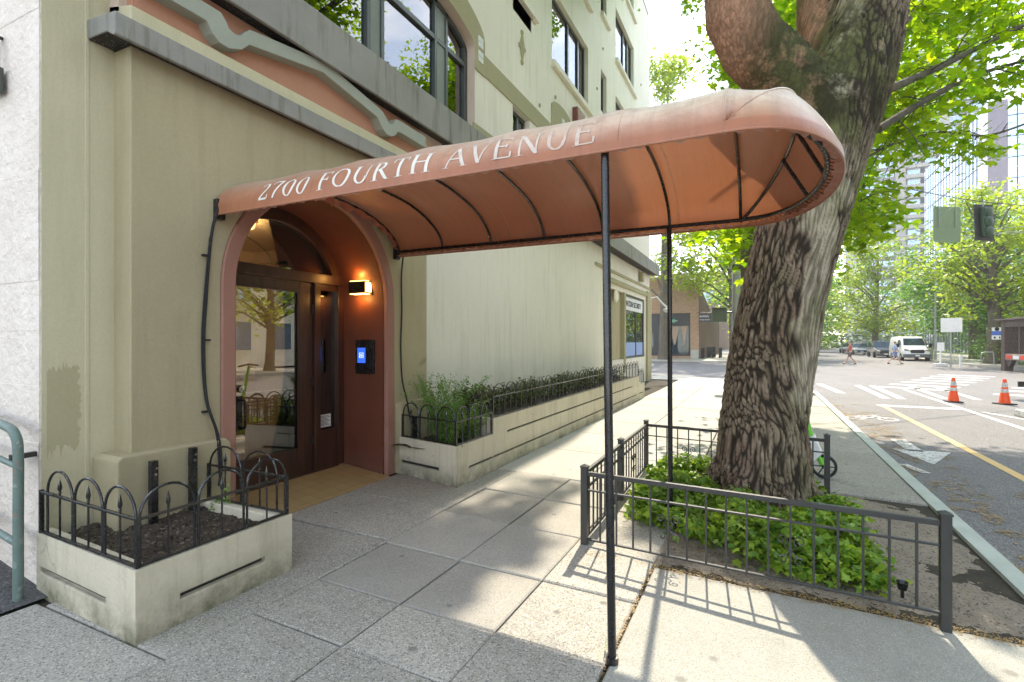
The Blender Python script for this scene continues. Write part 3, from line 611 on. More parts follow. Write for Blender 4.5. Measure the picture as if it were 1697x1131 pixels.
p = MB(); p.prism([(2.0,4.62),(7.0,4.62)]+[(x, z-.03) for x, z in top[::-1]], YB-.003, YB+.003); build('pane', p, M['winglass'], bo)
for a, b in ((6.18,6.40),(4.78,4.97),(2.96,3.2)): p = MB(); p.prism([(a,4.6),(b,4.6),(b,ai(b)-.02),(a,ai(a)-.02)], YB-.03, YB+.02); build('mullion_board', p, M['mullion'], bo)
c = MB(); n = 150; vs = []
for i in range(n+1):
    xx = 2.05+4.9*i/n; yy = YB+.20+.024*math.sin(i*1.35)+.01*math.sin(i*.37); vs += [(xx, yy, 4.6), (xx, yy, ai(xx))]
c.add(vs, [(2*i, 2*i+2, 2*i+3, 2*i+1) for i in range(n)]); build('curtain', c, M['curtain'], bo, smooth='all')
p = MB(); p.box(1.9, 7.1, YB+.6, YB+.62, 4.5, 6.8); build('room', p, M['dark'], bo)
m = MB()
for i in range(len(arch_o)-1): (a, b), (c_, d) = arch_o[i], arch_o[i+1]; m.quad((a,YM-.02,b-.004),(c_,YM-.02,d-.004),(c_,YM+.26,d-.004),(a,YM+.26,b-.004))
m.quad((AX+AW-.004,YM-.02,4.6),(AX+AW-.004,YM-.02,AZ),(AX+AW-.004,YM+.26,AZ),(AX+AW-.004,YM+.26,4.6))
build('window_reveal', m, M['lightpink'], BL)
window(8.45, 9.2, 4.6, 5.85, mull=(8.85,), sill=False)
window(10.4, 13.0, 7.65, 9.20, mull=(11.7, 12.45)); window(10.4, 13.0, 10.4, 11.95, mull=(11.7,12.45)); window(15.85, 18.4, 10.4, 11.95, mull=(17.2, 17.8)); window(15.85, 18.4, 7.65, 9.2, mull=(17.2,17.8))
window(14.2, 14.8, 8.08, 9.25, sill=False); window(14.2, 14.8, 10.9, 11.95, sill=True); window(15.85, 18.4, 13.1, 14.2, mull=(17.2,)); window(10.4, 13.0, 13.1, 14.2, mull=(11.7,)); window(14.2,14.8,13.3,14.2)
window(6.63, 9.28, 8.05, 9.6, mull=(8.,)); window(6.63, 9.28, 10.5, 12.2, mull=(8.,))
# lower right shopfront bay
wallpoly('wall', [(15.3,-.1),(XE,-.1),(XE,.95),(15.3,.95)], M['cream']); wallpoly('wall', [(15.3,3.15),(XE,3.15),(XE,4.2),(15.3,4.2)], M['cream'])
wallpoly('wall', [(20.3,.95),(XE,.95),(XE,3.15),(20.3,3.15)], M['cream']); wallpoly('wall', [(15.3,.95),(17.1,.95),(17.1,3.15),(15.3,3.15)], M['olive'], YM+.1, YM+.25)
m = MB(); m.box(16.9, 17.12, YM-.03, YM+.2, .5, 3.15); m.box(20.55, 21.33, YM-.08, YM+.02, -.1, 3.5); m.box(15.0, XE+.03, YM-.07, YM+.02, 3.30, 3.45); m.box(13.6, XE+.02, YM-.05, YM+.02, 3.62, 3.70)
build('pilaster', m, M['band'], BL, bevel=.006)
sw = MB(); y = YM+.06
sw.box(17.12, 17.2, y-.03, y+.03, .95, 3.15); sw.box(20.2, 20.3, y-.03, y+.03, .95, 3.15); sw.box(17.2, 20.2, y-.03, y+.03, 3.07, 3.15); sw.box(17.2, 20.2, y-.03, y+.03, .95, 1.03); sw.box(18.9,18.97,y-.03,y+.03,1.03,2.6)
so_ = build('shop_window', sw, M['frame'], BL)
p = MB(); p.box(17.2, 20.2, y-.003, y+.003, 1.5, 2.62); build('pane', p, M['winglass'], so_)
p = MB(); p.box(17.2, 20.2, y-.006, y+.004, 1.03, 1.5); build('window_film', p, paint('pale_blue_film', (.30,.42,.75), .4), so_)
p = MB(); p.box(17.2, 20.2, y-.006, y+.004, 2.62, 3.07); wsg = build('sign_panel', p, M['paper'], so_)
p = MB(); p.box(17, 20.4, y+.8, y+.82, .9, 3.2); build('room', p, paint('teal_interior', (.05,.14,.15), .6), so_)
def text(body, size, loc, rot, mat, parent=None, name='lettering', ext=.004, align='LEFT', **kw):
    cu = bpy.data.curves.new(name, 'FONT'); cu.body = body; cu.size = size; cu.extrude = ext; cu.align_x = align
    t = bpy.data.objects.new('tmp', cu); sc.collection.objects.link(t); dg = bpy.context.evaluated_depsgraph_get(); dg.update()
    me = bpy.data.meshes.new_from_object(t.evaluated_get(dg)); bpy.data.objects.remove(t)
    me.materials.clear(); me.materials.append(mat)
    og = Vector(ORG[parent.name]) if parent is not None else Vector((0,0,0))
    R_ = Matrix.Translation(Vector(loc)-og) @ rot.to_4x4(); me.transform(R_)
    o = bpy.data.objects.new(name, me); sc.collection.objects.link(o)
    if parent is not None: o.parent = parent
    return setp(o, **kw)
from mathutils import Euler
RY = Euler((math.radians(90), 0, 0)).to_matrix()       # faces -Y, reads towards +X
RX = Euler((math.radians(90), 0, math.radians(-90))).to_matrix()   # faces -X, reads towards -Y
text('WATSON SECURITY', .28, (17.3, y-.01, 2.75), RY, M['dark'], wsg)
# wall lantern, conduit box and camera near the far corner
m = MB(); m.box(19.2, 19.45, YM-.16, YM-.02, 3.75, 4.1); build('meter_box', m, M['band'], BL, bevel=.01)
m = MB(); m.tube([(21.0,YM-.09,3.25),(21.0,YM-.35,3.3),(21.05,YM-.55,3.05),(21.1,YM-.75,2.85)], .035, 8); m.lathe((21.1,YM-.75,2.72), [(.02,.16),(.16,.10),(.17,.03),(.12,-.02),(0,-.06)], 14)
build('security_camera', m, M['paper'], org=(21,YM-.1,2.7), smooth=True, label='white bracketed security camera on the far corner of the cream building', cat='security camera')
# oval plaque on wall near the shop bay
m = MB(); m.lathe((15.9,YM-.015,2.95), [(.16,-.03),(.2,0),(.2,.03)], 18, 'y'); build('wall_plaque', m, M['cream'], BL)

# black iron brackets, lamp, intercom
lamp = thing('wall_lamp', 'lit square wall lamp glowing amber on the brown reveal of the doorway', 'wall lamp', (4.69, 4.19, 2.1))
m = MB(); m.box(4.675, 4.695, 4.05, 4.33, 2.085, 2.255); build('back_plate', m, M['black'], lamp, bevel=.004)
m = MB(); m.box(4.575, 4.675, 4.065, 4.315, 2.10, 2.24); 
lg = build('lamp_shade', m, paint('dark_bronze_box', (.05,.035,.02), .3, .5), lamp, bevel=.008)
m = MB(); m.box(4.58, 4.68, 4.062, 4.0655, 2.115, 2.225); m.box(4.585, 4.675, 4.08, 4.30, 2.093, 2.0995); m.box(4.585, 4.675, 4.08, 4.30, 2.2405, 2.247)
build('diffuser', m, emit('amber_lamp_light', (1,.55,.15), 2.2), lamp)
for zz in (2.04, 2.30):
    pl = bpy.data.lights.new('lamp_bulb', 'POINT'); pl.energy = .5; pl.color = (1,.50,.14); pl.shadow_soft_size = .03
    po = bpy.data.objects.new('lamp_bulb', pl); sc.collection.objects.link(po); po.parent = lamp; po.location = Vector((4.60,4.19,zz))-Vector((4.69,4.19,2.1))
ic = thing('intercom', 'black door intercom with small blue lit screen beneath the wall lamp', 'intercom', (4.69, 4.15, 1.16))
m = MB(); m.box(4.672, 4.695, 4.02, 4.30, 1.165, 1.565); build('panel', m, M['black'], ic, bevel=.004)
m = MB(); m.box(4.669, 4.6745, 4.145, 4.262, 1.295, 1.47); sc_ = build('screen', m, emit('blue_screen', (.02,.10,.75), .32), ic)
m = MB(); yy, zz = 4.2035, 1.383
for a in ((yy-.03,yy+.03,zz+.026,zz+.030),(yy-.03,yy+.03,zz-.030,zz-.026),(yy-.03,yy-.026,zz-.026,zz+.026),(yy+.026,yy+.03,zz-.026,zz+.026),(yy-.012,yy+.012,zz+.010,zz+.014),(yy-.012,yy+.012,zz-.002,zz+.002),(yy-.012,yy+.012,zz-.014,zz-.010),(yy+.009,yy+.012,zz+.002,zz+.010),(yy-.012,yy-.009,zz-.010,zz-.002)):
    m.box(4.666, 4.6685, *a)
build('screen_icon', m, emit('icon_white', (.8,.9,1), .3), sc_)

# cables running down the wall from the awning
def wp(px, py, y):
    u = (px-848.5)/854; v = (566-py)/854; rx = .90107+u*.43366; ry = .43366-u*.90107; t = y/ry; return (rx*t, y, CH+v*t)
def smoothpts(P, n=6):
    P = [Vector(p) for p in P]; out = []
    for i in range(len(P)-1):
        p0, p1, p2, p3 = P[max(i-1,0)], P[i], P[i+1], P[min(i+2,len(P)-1)]
        for k in range(n):
            t = k/n; out.append(.5*((2*p1)+(-p0+p2)*t+(2*p0-5*p1+4*p2-p3)*t*t+(-p0+3*p1-3*p2+p3)*t**3))
    return out+[P[-1]]
m = MB(); m.tube(smoothpts([(2.86,3.82,2.80),(2.70,3.80,2.70),(2.62,3.80,2.56),(2.585,3.83,2.35),(2.55,3.835,1.9),(2.53,3.835,1.5),(2.55,3.83,1.1),(2.60,3.77,.82),(2.60,3.73,.6),(2.56,3.70,.45)]), .011, 8)
m.tube(smoothpts([(2.575,3.83,2.35),(2.535,3.835,1.9),(2.515,3.835,1.5),(2.54,3.83,1.1),(2.585,3.765,.82),(2.58,3.72,.45)]), .006, 6)
for zz in (2.2, 1.55, 1.0): m.box(2.52, 2.58, 3.825, 3.85, zz, zz+.015)
build('cable', m, M['rubber'], org=(2.56,3.7,.45), smooth=True, label='thick black cable drooping down the olive wall left of the doorway', cat='cable')
m = MB(); m.tube(smoothpts([(4.93,3.80,2.55),(4.935,3.83,2.3),(4.95,3.835,1.9),(4.93,3.835,1.5),(4.95,3.83,1.1),(4.96,3.77,.85),(4.98,3.72,.6),(5.0,3.6,.45)]), .009, 8)
build('cable', m, M['rubber'], org=(5.0,3.6,.45), smooth=True, label='thin black cable hanging down the olive wall right of the doorway', cat='cable')
# paint patch on olive strip (a fresh darker repaint)
m = MB(); rp = random.Random(3)
Lp = [(1.655, .80+.02*k) for k in range(29)]+[(1.66+.008*k, 1.38+rp.uniform(-.035,.03)*(1+.5*math.sin(k*.7))) for k in range(20)]+[(1.828+rp.uniform(-.016,.012), 1.37-.02*k) for k in range(26)]+[(1.80-.008*k, .84+rp.uniform(-.05,.05)) for k in range(17)]
m.prism(Lp, YM-.0015, YM+.001); build('paint_patch', m, M['patch'], BL)
m = MB(); m.box(1.858, 1.882, YM-.005, YM+.002, -.05, 4.2); build('corner_bead', m, M['olive_lit'], BL, bevel=.005)

# green pipe handrail by the alley wall
hr = thing('handrail', 'worn green pipe handrail fixed to the rough white wall', 'handrail', (1.5, 4.1, .02))
m = MB(); m.tube(smoothpts([(1.49,3.98,.0),(1.49,3.98,.5),(1.49,3.98,.88),(1.49,4.02,.99),(1.49,4.12,1.03),(1.49,4.4,1.06),(1.49,5.6,1.19)], 5), .026, 12); build('rail', m, M['greenpipe'], hr, smooth=True)
m = MB(); m.tube([(1.49,3.98,.80),(1.49,5.6,.99)], .017, 10); m.tube([(1.49,3.98,.34),(1.49,5.6,.54)], .02, 10); build('crossbar', m, M['greenpipe'], hr, smooth=True)
m = MB(); m.box(1.49, 1.62, 4.07, 4.10, .83, .86); build('bracket', m, M['bronze'], hr)
# padlock
pd = thing('padlock', 'heavy grey steel padlock hanging high on the white side wall', 'padlock', (1.6, 4.5, 3.15))
m = MB(); m.box(1.55, 1.60, 4.46, 4.62, 3.18, 3.34); build('lock_body', m, paint('dark_steel', (.10,.11,.10), .35, .7), pd, bevel=.01)
m = MB(); m.tube(smoothpts([(1.575,4.49,3.33),(1.575,4.49,3.46),(1.575,4.51,3.54),(1.575,4.54,3.56),(1.575,4.57,3.54),(1.575,4.59,3.46),(1.575,4.59,3.33)], 4), .013, 10); build('shackle', m, M['chrome'], pd, smooth=True)
m = MB(); m.tube([(1.64,4.54,3.56),(1.56,4.54,3.56)], .012, 8); build('wall_hook', m, M['bronze'], pd)

# ------------------------------------------------------------------ planters
pL = thing('planter', 'low cream concrete planter of bare soil left of the doorway', 'planter', (2.0, 3.3, 0))
m = MB(); w = .085; zt = .37
A_, B_, C_, D_ = (1.54,2.88), (2.52,2.88), (2.52,3.77), (1.60,4.04)
m.panel((1.54,2.88,-.06), (1,0,0), (0,0,1), (0,-1,0), .98, zt+.06, [(.23,.77,.185,.215,.035,2)])
dl = Vector((D_[0]-A_[0], D_[1]-A_[1], 0)); ll = dl.length; dl.normalize()
m.panel((*D_,-.06), -dl, (0,0,1), (-1,.05,0), ll, zt+.06, [(.05,.85,.185,.22,.035,2)])
m.quad((2.52,2.88,-.06),(2.52,3.9,-.06),(2.52,3.9,zt),(2.52,2.88,zt))
I_ = [(1.54+w,2.88+w),(2.52-w,2.88+w),(2.52-w,3.77),(1.60+w,4.04)]
O_ = [A_, B_, (2.52,3.77), D_]
for i, j in ((0,1),(1,2),(3,0)): m.quad((*O_[i],zt),(*O_[j],zt),(*I_[j],zt),(*I_[i],zt)); m.quad((*I_[i],zt),(*I_[j],zt),(*I_[j],.2),(*I_[i],.2))
build('planter_box', m, [M['planter'], M['slot']], pL, weld=True, bevel=.009)
def soilpatch(parent, x0, x1, y0, y1, z, amp=.02, nx=50, ny=40, name='soil'):
    m = MB(); vs = [(x0+(x1-x0)*i/nx, y0+(y1-y0)*j/ny) for j in range(ny+1) for i in range(nx+1)]
    m.add([(x, y, z+amp*mn.noise((x*5, y*5, 1))+amp*.6*mn.noise((x*22, y*22, 4))+amp*.35*mn.noise((x*60, y*60, 4))) for x, y in vs], [(j*(nx+1)+i, j*(nx+1)+i+1, (j+1)*(nx+1)+i+1, (j+1)*(nx+1)+i) for j in range(ny) for i in range(nx)])
    return build(name, m, M['soil'], parent, smooth='all')
soilpatch(pL, 1.60, 2.45, 2.95, 4.04, .315, .028, 70, 80)
pR = thing('planter', 'long stepped cream concrete planter running along the building to the corner', 'planter', (5.2, 3.3, 0))
m = MB(); zl, zh = .435, .62; XEND = 13.75
m.panel((4.64,2.88,-.06), (1,0,0), (0,0,1), (0,-1,0), .84, zl+.06, [(.26,.84,.205,.232,.03,2)])
m.panel((5.48,2.88,-.06), (1,0,0), (0,0,1), (0,-1,0), XEND-5.48, zh+.06, [(0,XEND-5.48-.3,.205,.232,.03,2),(.37,XEND-5.48-.8,.455,.48,.03,2)])
m.panel((XEND,2.88,-.06), (1,0,0), (0,0,1), (0,-1,0), .7, .46, [(0,.5,.205,.232,.03,2)])
dl = Vector((4.85-4.64, 3.81-2.88, 0)); ll = dl.length; dl.normalize()
m.panel((4.85,3.81,-.06), -dl, (0,0,1), (-1,.2,0), ll, zl+.06, [(.03,.68,.195,.23,.03,2)])
def topring(O, I, z, segs, depth=.2):
    for i, j in segs: m.quad((*O[i],z),(*O[j],z),(*I[j],z),(*I[i],z)); m.quad((*I[i],z),(*I[j],z),(*I[j],z-depth),(*I[i],z-depth))
topring([(4.85,3.81),(4.64,2.88),(5.48,2.88)], [(4.93,3.81),(4.735,2.965),(5.48,2.965)], zl, ((0,1),(1,2)))
topring([(5.48,4.04),(5.48,2.88),(XEND,2.88),(XEND,4.04)], [(5.56,4.04),(5.56,2.965),(XEND-.08,2.965),(XEND-.08,4.04)], zh, ((0,1),(1,2),(2,3)))
m.quad((5.48,2.88,zl-.2),(5.48,4.04,zl-.2),(5.48,4.04,zh),(5.48,2.88,zh)); m.quad((XEND,2.88,-.05),(XEND,4.04,-.05),(XEND,4.04,zh),(XEND,2.88,zh))
m.quad((XEND,2.88,.40),(XEND+.7,2.88,.40),(XEND+.7,4.04,.40),(XEND,4.04,.40)); m.quad((XEND+.7,2.88,-.05),(XEND+.7,4.04,-.05),(XEND+.7,4.04,.4),(XEND+.7,2.88,.4))
build('planter_box', m, [M['planter'], M['slot']], pR, weld=True, bevel=.008)
soilpatch(pR, 4.74, 5.48, 2.95, 4.04, .35, .02, 30, 30); soilpatch(pR, 5.55, XEND-.07, 2.95, 4.04, .54, .02, 120, 14)

# ------------------------------------------------------------------ planter fences with hoops and spear bars
def spear(m, x, y, z0, zr):
    m.tube([(x,y,z0),(x,y,zr+.02)], .006, 6)
    m.lathe((x,y,zr+.02), [(.006,0),(.010,.004),(.006,.012),(.013,.03),(.010,.055),(.001,.09)], 6)
def hoop_fence(root, a, b, nh, z0, first=True, last=True, gap0=0.):
    a = Vector(a); b = Vector(b); L = (b-a).length; d = (b-a).normalized(); zr = z0+.255; zt = z0+.405
    r = MB(); r.bar((a.x,a.y,z0+.012), (b.x,b.y,z0+.012), .022, .012); r.bar((a.x,a.y,zr), (b.x,b.y,zr), .020, .014)
    build('rail', r, M['black'], root, bevel=.002)
    for e, on in ((a, first), (b, last)):
        if on: r = MB(); r.box(e.x-.011, e.x+.011, e.y-.011, e.y+.011, z0+.002, zr+.012); build('corner_post', r, M['black'], root, bevel=.002)
    s0 = gap0; W = (L-gap0)/nh
    for k in range(nh):
        p = a+d*(s0+W*k+.012); q = a+d*(s0+W*(k+1)-.012); c = (p+q)/2; R = (q-p).length/2; zc = zt-R*.95
        pts = [(p.x,p.y,z0+.01),(p.x,p.y,zc)]+[(c.x-d.x*R*math.cos(t), c.y-d.y*R*math.cos(t), zc+R*.95*math.sin(t)) for t in np.linspace(.2, PI-.2, 12)]+[(q.x,q.y,zc),(q.x,q.y,z0+.01)]
        h = MB(); h.tube(pts, .0075, 7); build('hoop', h, M['black'], root, smooth=True)
        h = MB(); spear(h, c.x, c.y, z0+.01, zr); build('spear_bar', h, M['black'], root, smooth=True)
fL = thing('planter_fence', 'black iron hoop and spear fence standing on the bare soil planter', 'fence', (2.0, 2.9, .37))
hoop_fence(fL, (1.60,3.98,0), (1.563,2.905,0), 3, .37, gap0=.07)
hoop_fence(fL, (1.563,2.905,0), (2.495,2.905,0), 3, .37, first=False)
hoop_fence(fL, (2.495,2.905,0), (2.495,3.72,0), 2, .37, first=False, gap0=.08)
fR = thing('planter_fence', 'short black hoop fence on the low end of the long planter, weeds pushing through', 'fence', (5.0, 2.9, .435))
hoop_fence(fR, (4.86,3.75,0), (4.665,2.905,0), 3, .435)
hoop_fence(fR, (4.665,2.905,0), (5.47,2.905,0), 3, .435, first=False)
fF = thing('planter_fence', 'long black hoop fence on the raised stretch of planter in front of shrubs', 'fence', (9.5, 2.9, .62))
hoop_fence(fF, (5.50,2.905,0), (XEND-.02,2.905,0), 25, .62); 
fE = thing('planter_fence', 'small black hoop fence piece on the lowered far end of the long planter', 'fence', (14.1, 2.9, .4))
hoop_fence(fE, (XEND+.03,2.905,0), (XEND+.68,2.905,0), 2, .40)
for (x, y, z, h, lb) in ((2.09,3.70,.32,.42,'short black square post in the soil, nearer the alley corner'), (2.36,3.70,.32,.46,'short black square post in the soil, nearer the doorway'), (5.02,3.70,.36,.30,'short black square post behind weeds beside the doorway plinth')):
    m = MB(); m.box(x-.022, x+.022, y-.022, y+.022, z-.05, z+h)
    o = build('iron_stub', m, M['black'], bevel=.003, org=(x,y,z), label=lb, cat='post')
    m = MB(); m.lathe((x, y-.022, z+h-.09), [(.009,-.008),(.010,.0)], 8, 'y'); m.lathe((x+.006, y-.022, z+h-.05), [(.007,-.007),(.008,.0)], 8, 'y'); build('bolt', m, M['chrome'], o)

# ------------------------------------------------------------------ awning
AWN = thing('awning', 'rust coloured barrel awning with white lettering on black poles over the doorway', 'awning', (3.745, 2, 0))
AX0, AA, ZB, RB = 3.745, 1.125, 2.59, .415
YE = .15
ribsY = [3.80, 3.19, 2.58, 1.97, 1.36, .74, .15]
def sag(y):
    if y <= YE: return 0
    for a, b in zip(ribsY[1:], ribsY[:-1]):
        if a <= y <= b: t = (y-a)/(b-a); return .024*math.sin(PI*t)**.8
    return 0
def asurf(t, y, off=0.):                                 # t: 0 near edge (small X) .. pi far edge
    k = 1-sag(y)*(.4+math.sin(t)*1.0); a = AA*k+off; r = RB*k+off
    w_ = .010*mn.noise((y*2.1, t*2.2, 3.3))+.005*mn.noise((y*7, t*3.1, 8.3)) if y > YE+.001 else 0; w_ *= math.sin(t)**.5 if t > .001 else 0
    return (AX0-(a+w_)*math.cos(t), y, ZB+(r+w_)*math.sin(t))
def esurf(th, s):                                        # street end: s 0 rim .. .55 tilted hoop .. 1 upright hoop
    rim = Vector((AX0-AA*math.cos(th), YE-.60*math.sin(th)**.85, ZB)); st = math.sin(th)
    hoop = Vector((AX0-AA*.97*math.cos(th), YE-.37*st**1.1, ZB+.365*st**1.08)); up_ = Vector((AX0-AA*math.cos(th), YE, ZB+RB*st))
    if s <= .55: q = s/.55; p = rim.lerp(hoop, q); p.z += .018*math.sin(PI*q)*st; p.y -= .012*math.sin(PI*q)*st; return tuple(p)
    q = (s-.55)/.45; p = hoop.lerp(up_, q); p.z -= .012*math.sin(PI*q)*st; return tuple(p)
m = MB(); NT, NY = 48, 74
ys = [3.835-(3.835-YE)*j/NY for j in range(NY+1)]
ZV = 2.535
vs = []; 
for y in ys:
    vs.append((AX0-AA+.0, y, ZV+.004*math.sin(y*9))); 
    vs += [asurf(PI*i/NT, y) for i in range(NT+1)]
    vs.append((AX0+AA, y, ZV+.004*math.sin(y*7)))
R_ = NT+3
m.add(vs, [(j*R_+i, j*R_+i+1, (j+1)*R_+i+1, (j+1)*R_+i) for j in range(NY) for i in range(R_-1)])
NTH = 48
for S_ in ([None]+list(np.linspace(0, .55, 9)), list(np.linspace(.55, 1, 7))):
    vs = []
    for i in range(NTH+1):
        th = PI*i/NTH
        for q in S_:
            if q is None: e = esurf(th, 0); vs.append((e[0], e[1], ZV))
            else: vs.append(esurf(th, float(q)))
    Q_ = len(S_); m.add(vs, [(i*Q_+j, i*Q_+j+1, (i+1)*Q_+j+1, (i+1)*Q_+j) for i in range(NTH) for j in range(Q_-1)])
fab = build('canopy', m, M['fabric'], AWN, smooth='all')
bmf = bmesh.new(); bmf.from_mesh(fab.data)               # outer side faces outwards
cen = Vector((0, 0, ZB-.3))
for f in bmf.faces:
    c = f.calc_center_median()
    if f.normal.dot(Vector((c.x, min(0, c.y-(YE-2)), c.z-(ZB-.4)))) < 0: f.normal_flip()
bmf.to_mesh(fab.data); bmf.free()
fab.data.polygons.foreach_set('use_smooth', [True]*len(fab.data.polygons))
# hem piping and seams
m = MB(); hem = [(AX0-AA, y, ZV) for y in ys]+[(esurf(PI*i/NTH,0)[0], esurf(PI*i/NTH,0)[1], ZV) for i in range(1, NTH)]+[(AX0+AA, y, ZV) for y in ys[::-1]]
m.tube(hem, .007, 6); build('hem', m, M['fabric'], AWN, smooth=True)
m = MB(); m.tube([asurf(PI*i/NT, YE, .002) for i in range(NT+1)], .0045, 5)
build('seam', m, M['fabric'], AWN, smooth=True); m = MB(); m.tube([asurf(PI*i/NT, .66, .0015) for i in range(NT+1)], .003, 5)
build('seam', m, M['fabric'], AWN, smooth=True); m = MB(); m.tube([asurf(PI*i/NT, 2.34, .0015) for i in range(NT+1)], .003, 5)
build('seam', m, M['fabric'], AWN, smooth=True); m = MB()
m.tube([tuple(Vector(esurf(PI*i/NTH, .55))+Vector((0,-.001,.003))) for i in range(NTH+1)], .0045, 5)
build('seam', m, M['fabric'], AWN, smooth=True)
# inner hem turned under, gathered along the edges
m = MB(); vs = []; NN = 220
L_ = [(AX0-AA, y) for y in np.linspace(3.8, YE, 90)]+[esurf(t, 0)[:2] for t in np.linspace(0.03, PI-.03, 60)]+[(AX0+AA, y) for y in np.linspace(YE, 3.8, 90)]
for i, (x, y) in enumerate(L_):
    d = Vector((AX0-x, max(0, YE+.1-y)*1.0 if y < YE else 0)); d = d.normalized() if d.length else Vector((0, 0))
    r1 = .055+.008*math.sin(i*1.9)+.006*math.sin(i*.83); vs += [(x, y, ZV+.001), (x+d.x*r1, y+d.y*r1, ZV+.012+.012*math.sin(i*2.6))]
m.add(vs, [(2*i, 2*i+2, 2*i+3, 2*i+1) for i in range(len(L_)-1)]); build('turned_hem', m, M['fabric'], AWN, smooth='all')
# steel frame
FI = .035
def rail_pt(th): e = esurf(th, 0); return (AX0+(e[0]-AX0)*(1-.065), YE+(e[1]-YE)*.86, ZB-.005)
m = MB(); ex = [rail_pt(PI*i/30) for i in range(1, 30)]
m.tube([(AX0-AA+.05, 3.83, ZB-.005), (AX0-AA+.05, YE, ZB-.005)]+ex+[(AX0+AA-.05, YE, ZB-.005), (AX0+AA-.05, 3.83, ZB-.005)], .017, 10)
build('perimeter_rail', m, M['black'], AWN, smooth=True)
for y in ribsY:
    m = MB(); m.tube([asurf(PI*i/36, y, -.034) for i in range(37)], .0135, 8); build('rib', m, M['black'], AWN, smooth=True)
m = MB(); m.tube([tuple(Vector((AX0+(esurf(PI*i/30,.55)[0]-AX0)*.965, YE+(esurf(PI*i/30,.55)[1]-YE)*.97, esurf(PI*i/30,.55)[2]-.03))) for i in range(31)], .0135, 8); build('rib', m, M['black'], AWN, smooth=True)
for th in (PI*.35, PI*.66, PI*.5):
    m = MB(); h_ = Vector(esurf(th, .55)); pts = [rail_pt(th), tuple(Vector((AX0+(h_.x-AX0)*.93, YE+(h_.y-YE)*.93, h_.z-.035)))]
    m.tube(pts, .0135, 8); build('hip_rib', m, M['black'], AWN, smooth=True)
m = MB(); m.tube([(AX0-AA+.05,.74,ZB),(AX0+AA-.05,.74,ZB)], .012, 8) if False else m.tube([(AX0-AA+.05,YE,ZB-.006),(AX0-AA+.07,YE-.01,ZB-.006)], .012, 8)
build('bracket', m, M['black'], AWN)
m = MB()
for sgn in (-1, 1):
    m = MB(); x = AX0+sgn*(AA-.03); m.box(x-.035, x+.035, 3.80, 3.85, 2.50, 2.66); build('wall_plate', m, M['black'], AWN, bevel=.003)
# lacing
m = MB(); k = 0
for y in np.arange(.25, 3.75, .085):
    for sgn in (-1, 1):
        x = AX0+sgn*(AA-.05); m.tube([(x, y, ZB+.013), (x+sgn*.002, y+.005, ZB-.03), (x-sgn*.0, y+.03, ZV+.018)], .0022, 4, False)
E_ = [rail_pt(PI*i/46) for i in range(1, 46)]
for i in range(len(E_)-1):
    e = Vector(E_[i]); e2 = Vector(E_[i+1]); t1 = PI*(i+1)/46; b = Vector(esurf(t1, 0)); b2 = Vector(esurf(t1+PI/46, 0))
    inn = lambda b: Vector((AX0+(b.x-AX0)*.985, YE+(b.y-YE)*.97, ZV+.015))
    m.tube([e+Vector((0,0,.018)), e+Vector((0,0,-.018)), inn(b2)], .0024, 4, False); m.tube([e2+Vector((0,0,-.01)), inn(b)], .002, 4, False)
build('lacing', m, paint('grey_cord', (.10,.09,.08), .7), AWN)
# gathered flap of cloth where the awning meets the arch
m = MB(); vs = []; nn = 160
for i in range(nn+1):
    t = PI*(.02+.96*i/nn); w = .075+.02*math.sin(i*.55)+.012*math.sin(i*1.31); yy = 3.80-.02*math.sin(i*.55+1)
    p = asurf(t, 3.80, -.03); q = asurf(t, 3.80, -.03-w); vs += [(p[0], 3.79, p[2]), (q[0], yy+.005, q[2])]
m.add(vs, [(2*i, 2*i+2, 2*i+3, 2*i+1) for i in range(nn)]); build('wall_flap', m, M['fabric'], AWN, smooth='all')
# poles
for (xt, yt, xb, yb, zb) in ((AX0-AA+.05, .74, 2.535, .665, -.075), (AX0+AA-.05, .74, 4.86, .735, .02)):
    m = MB(); m.tube([(xb, yb, zb), (xt, yt, ZB)], .0215, 14); po = build('pole', m, M['black'], AWN, smooth=True)
    m = MB(); m.lathe((xb, yb, zb-.002), [(.062,0),(.062,.009),(.032,.014),(.032,.055),(.0,.056)], 20)
    for a in (.6, 2.7, 4.8): m.lathe((xb+.046*math.cos(a), yb+.046*math.sin(a), zb+.008), [(.009,0),(.009,.008),(.004,.011)], 6)
    build('foot_plate', m, M['black'], po, smooth=True)
m = MB(); m.tube([(4.80,.74,ZB),(4.79,.74,1.9),(4.80,.73,1.1),(4.82,.74,.2)], .007, 6); build('tie_cord', m, M['rubber'], AWN, smooth=True)
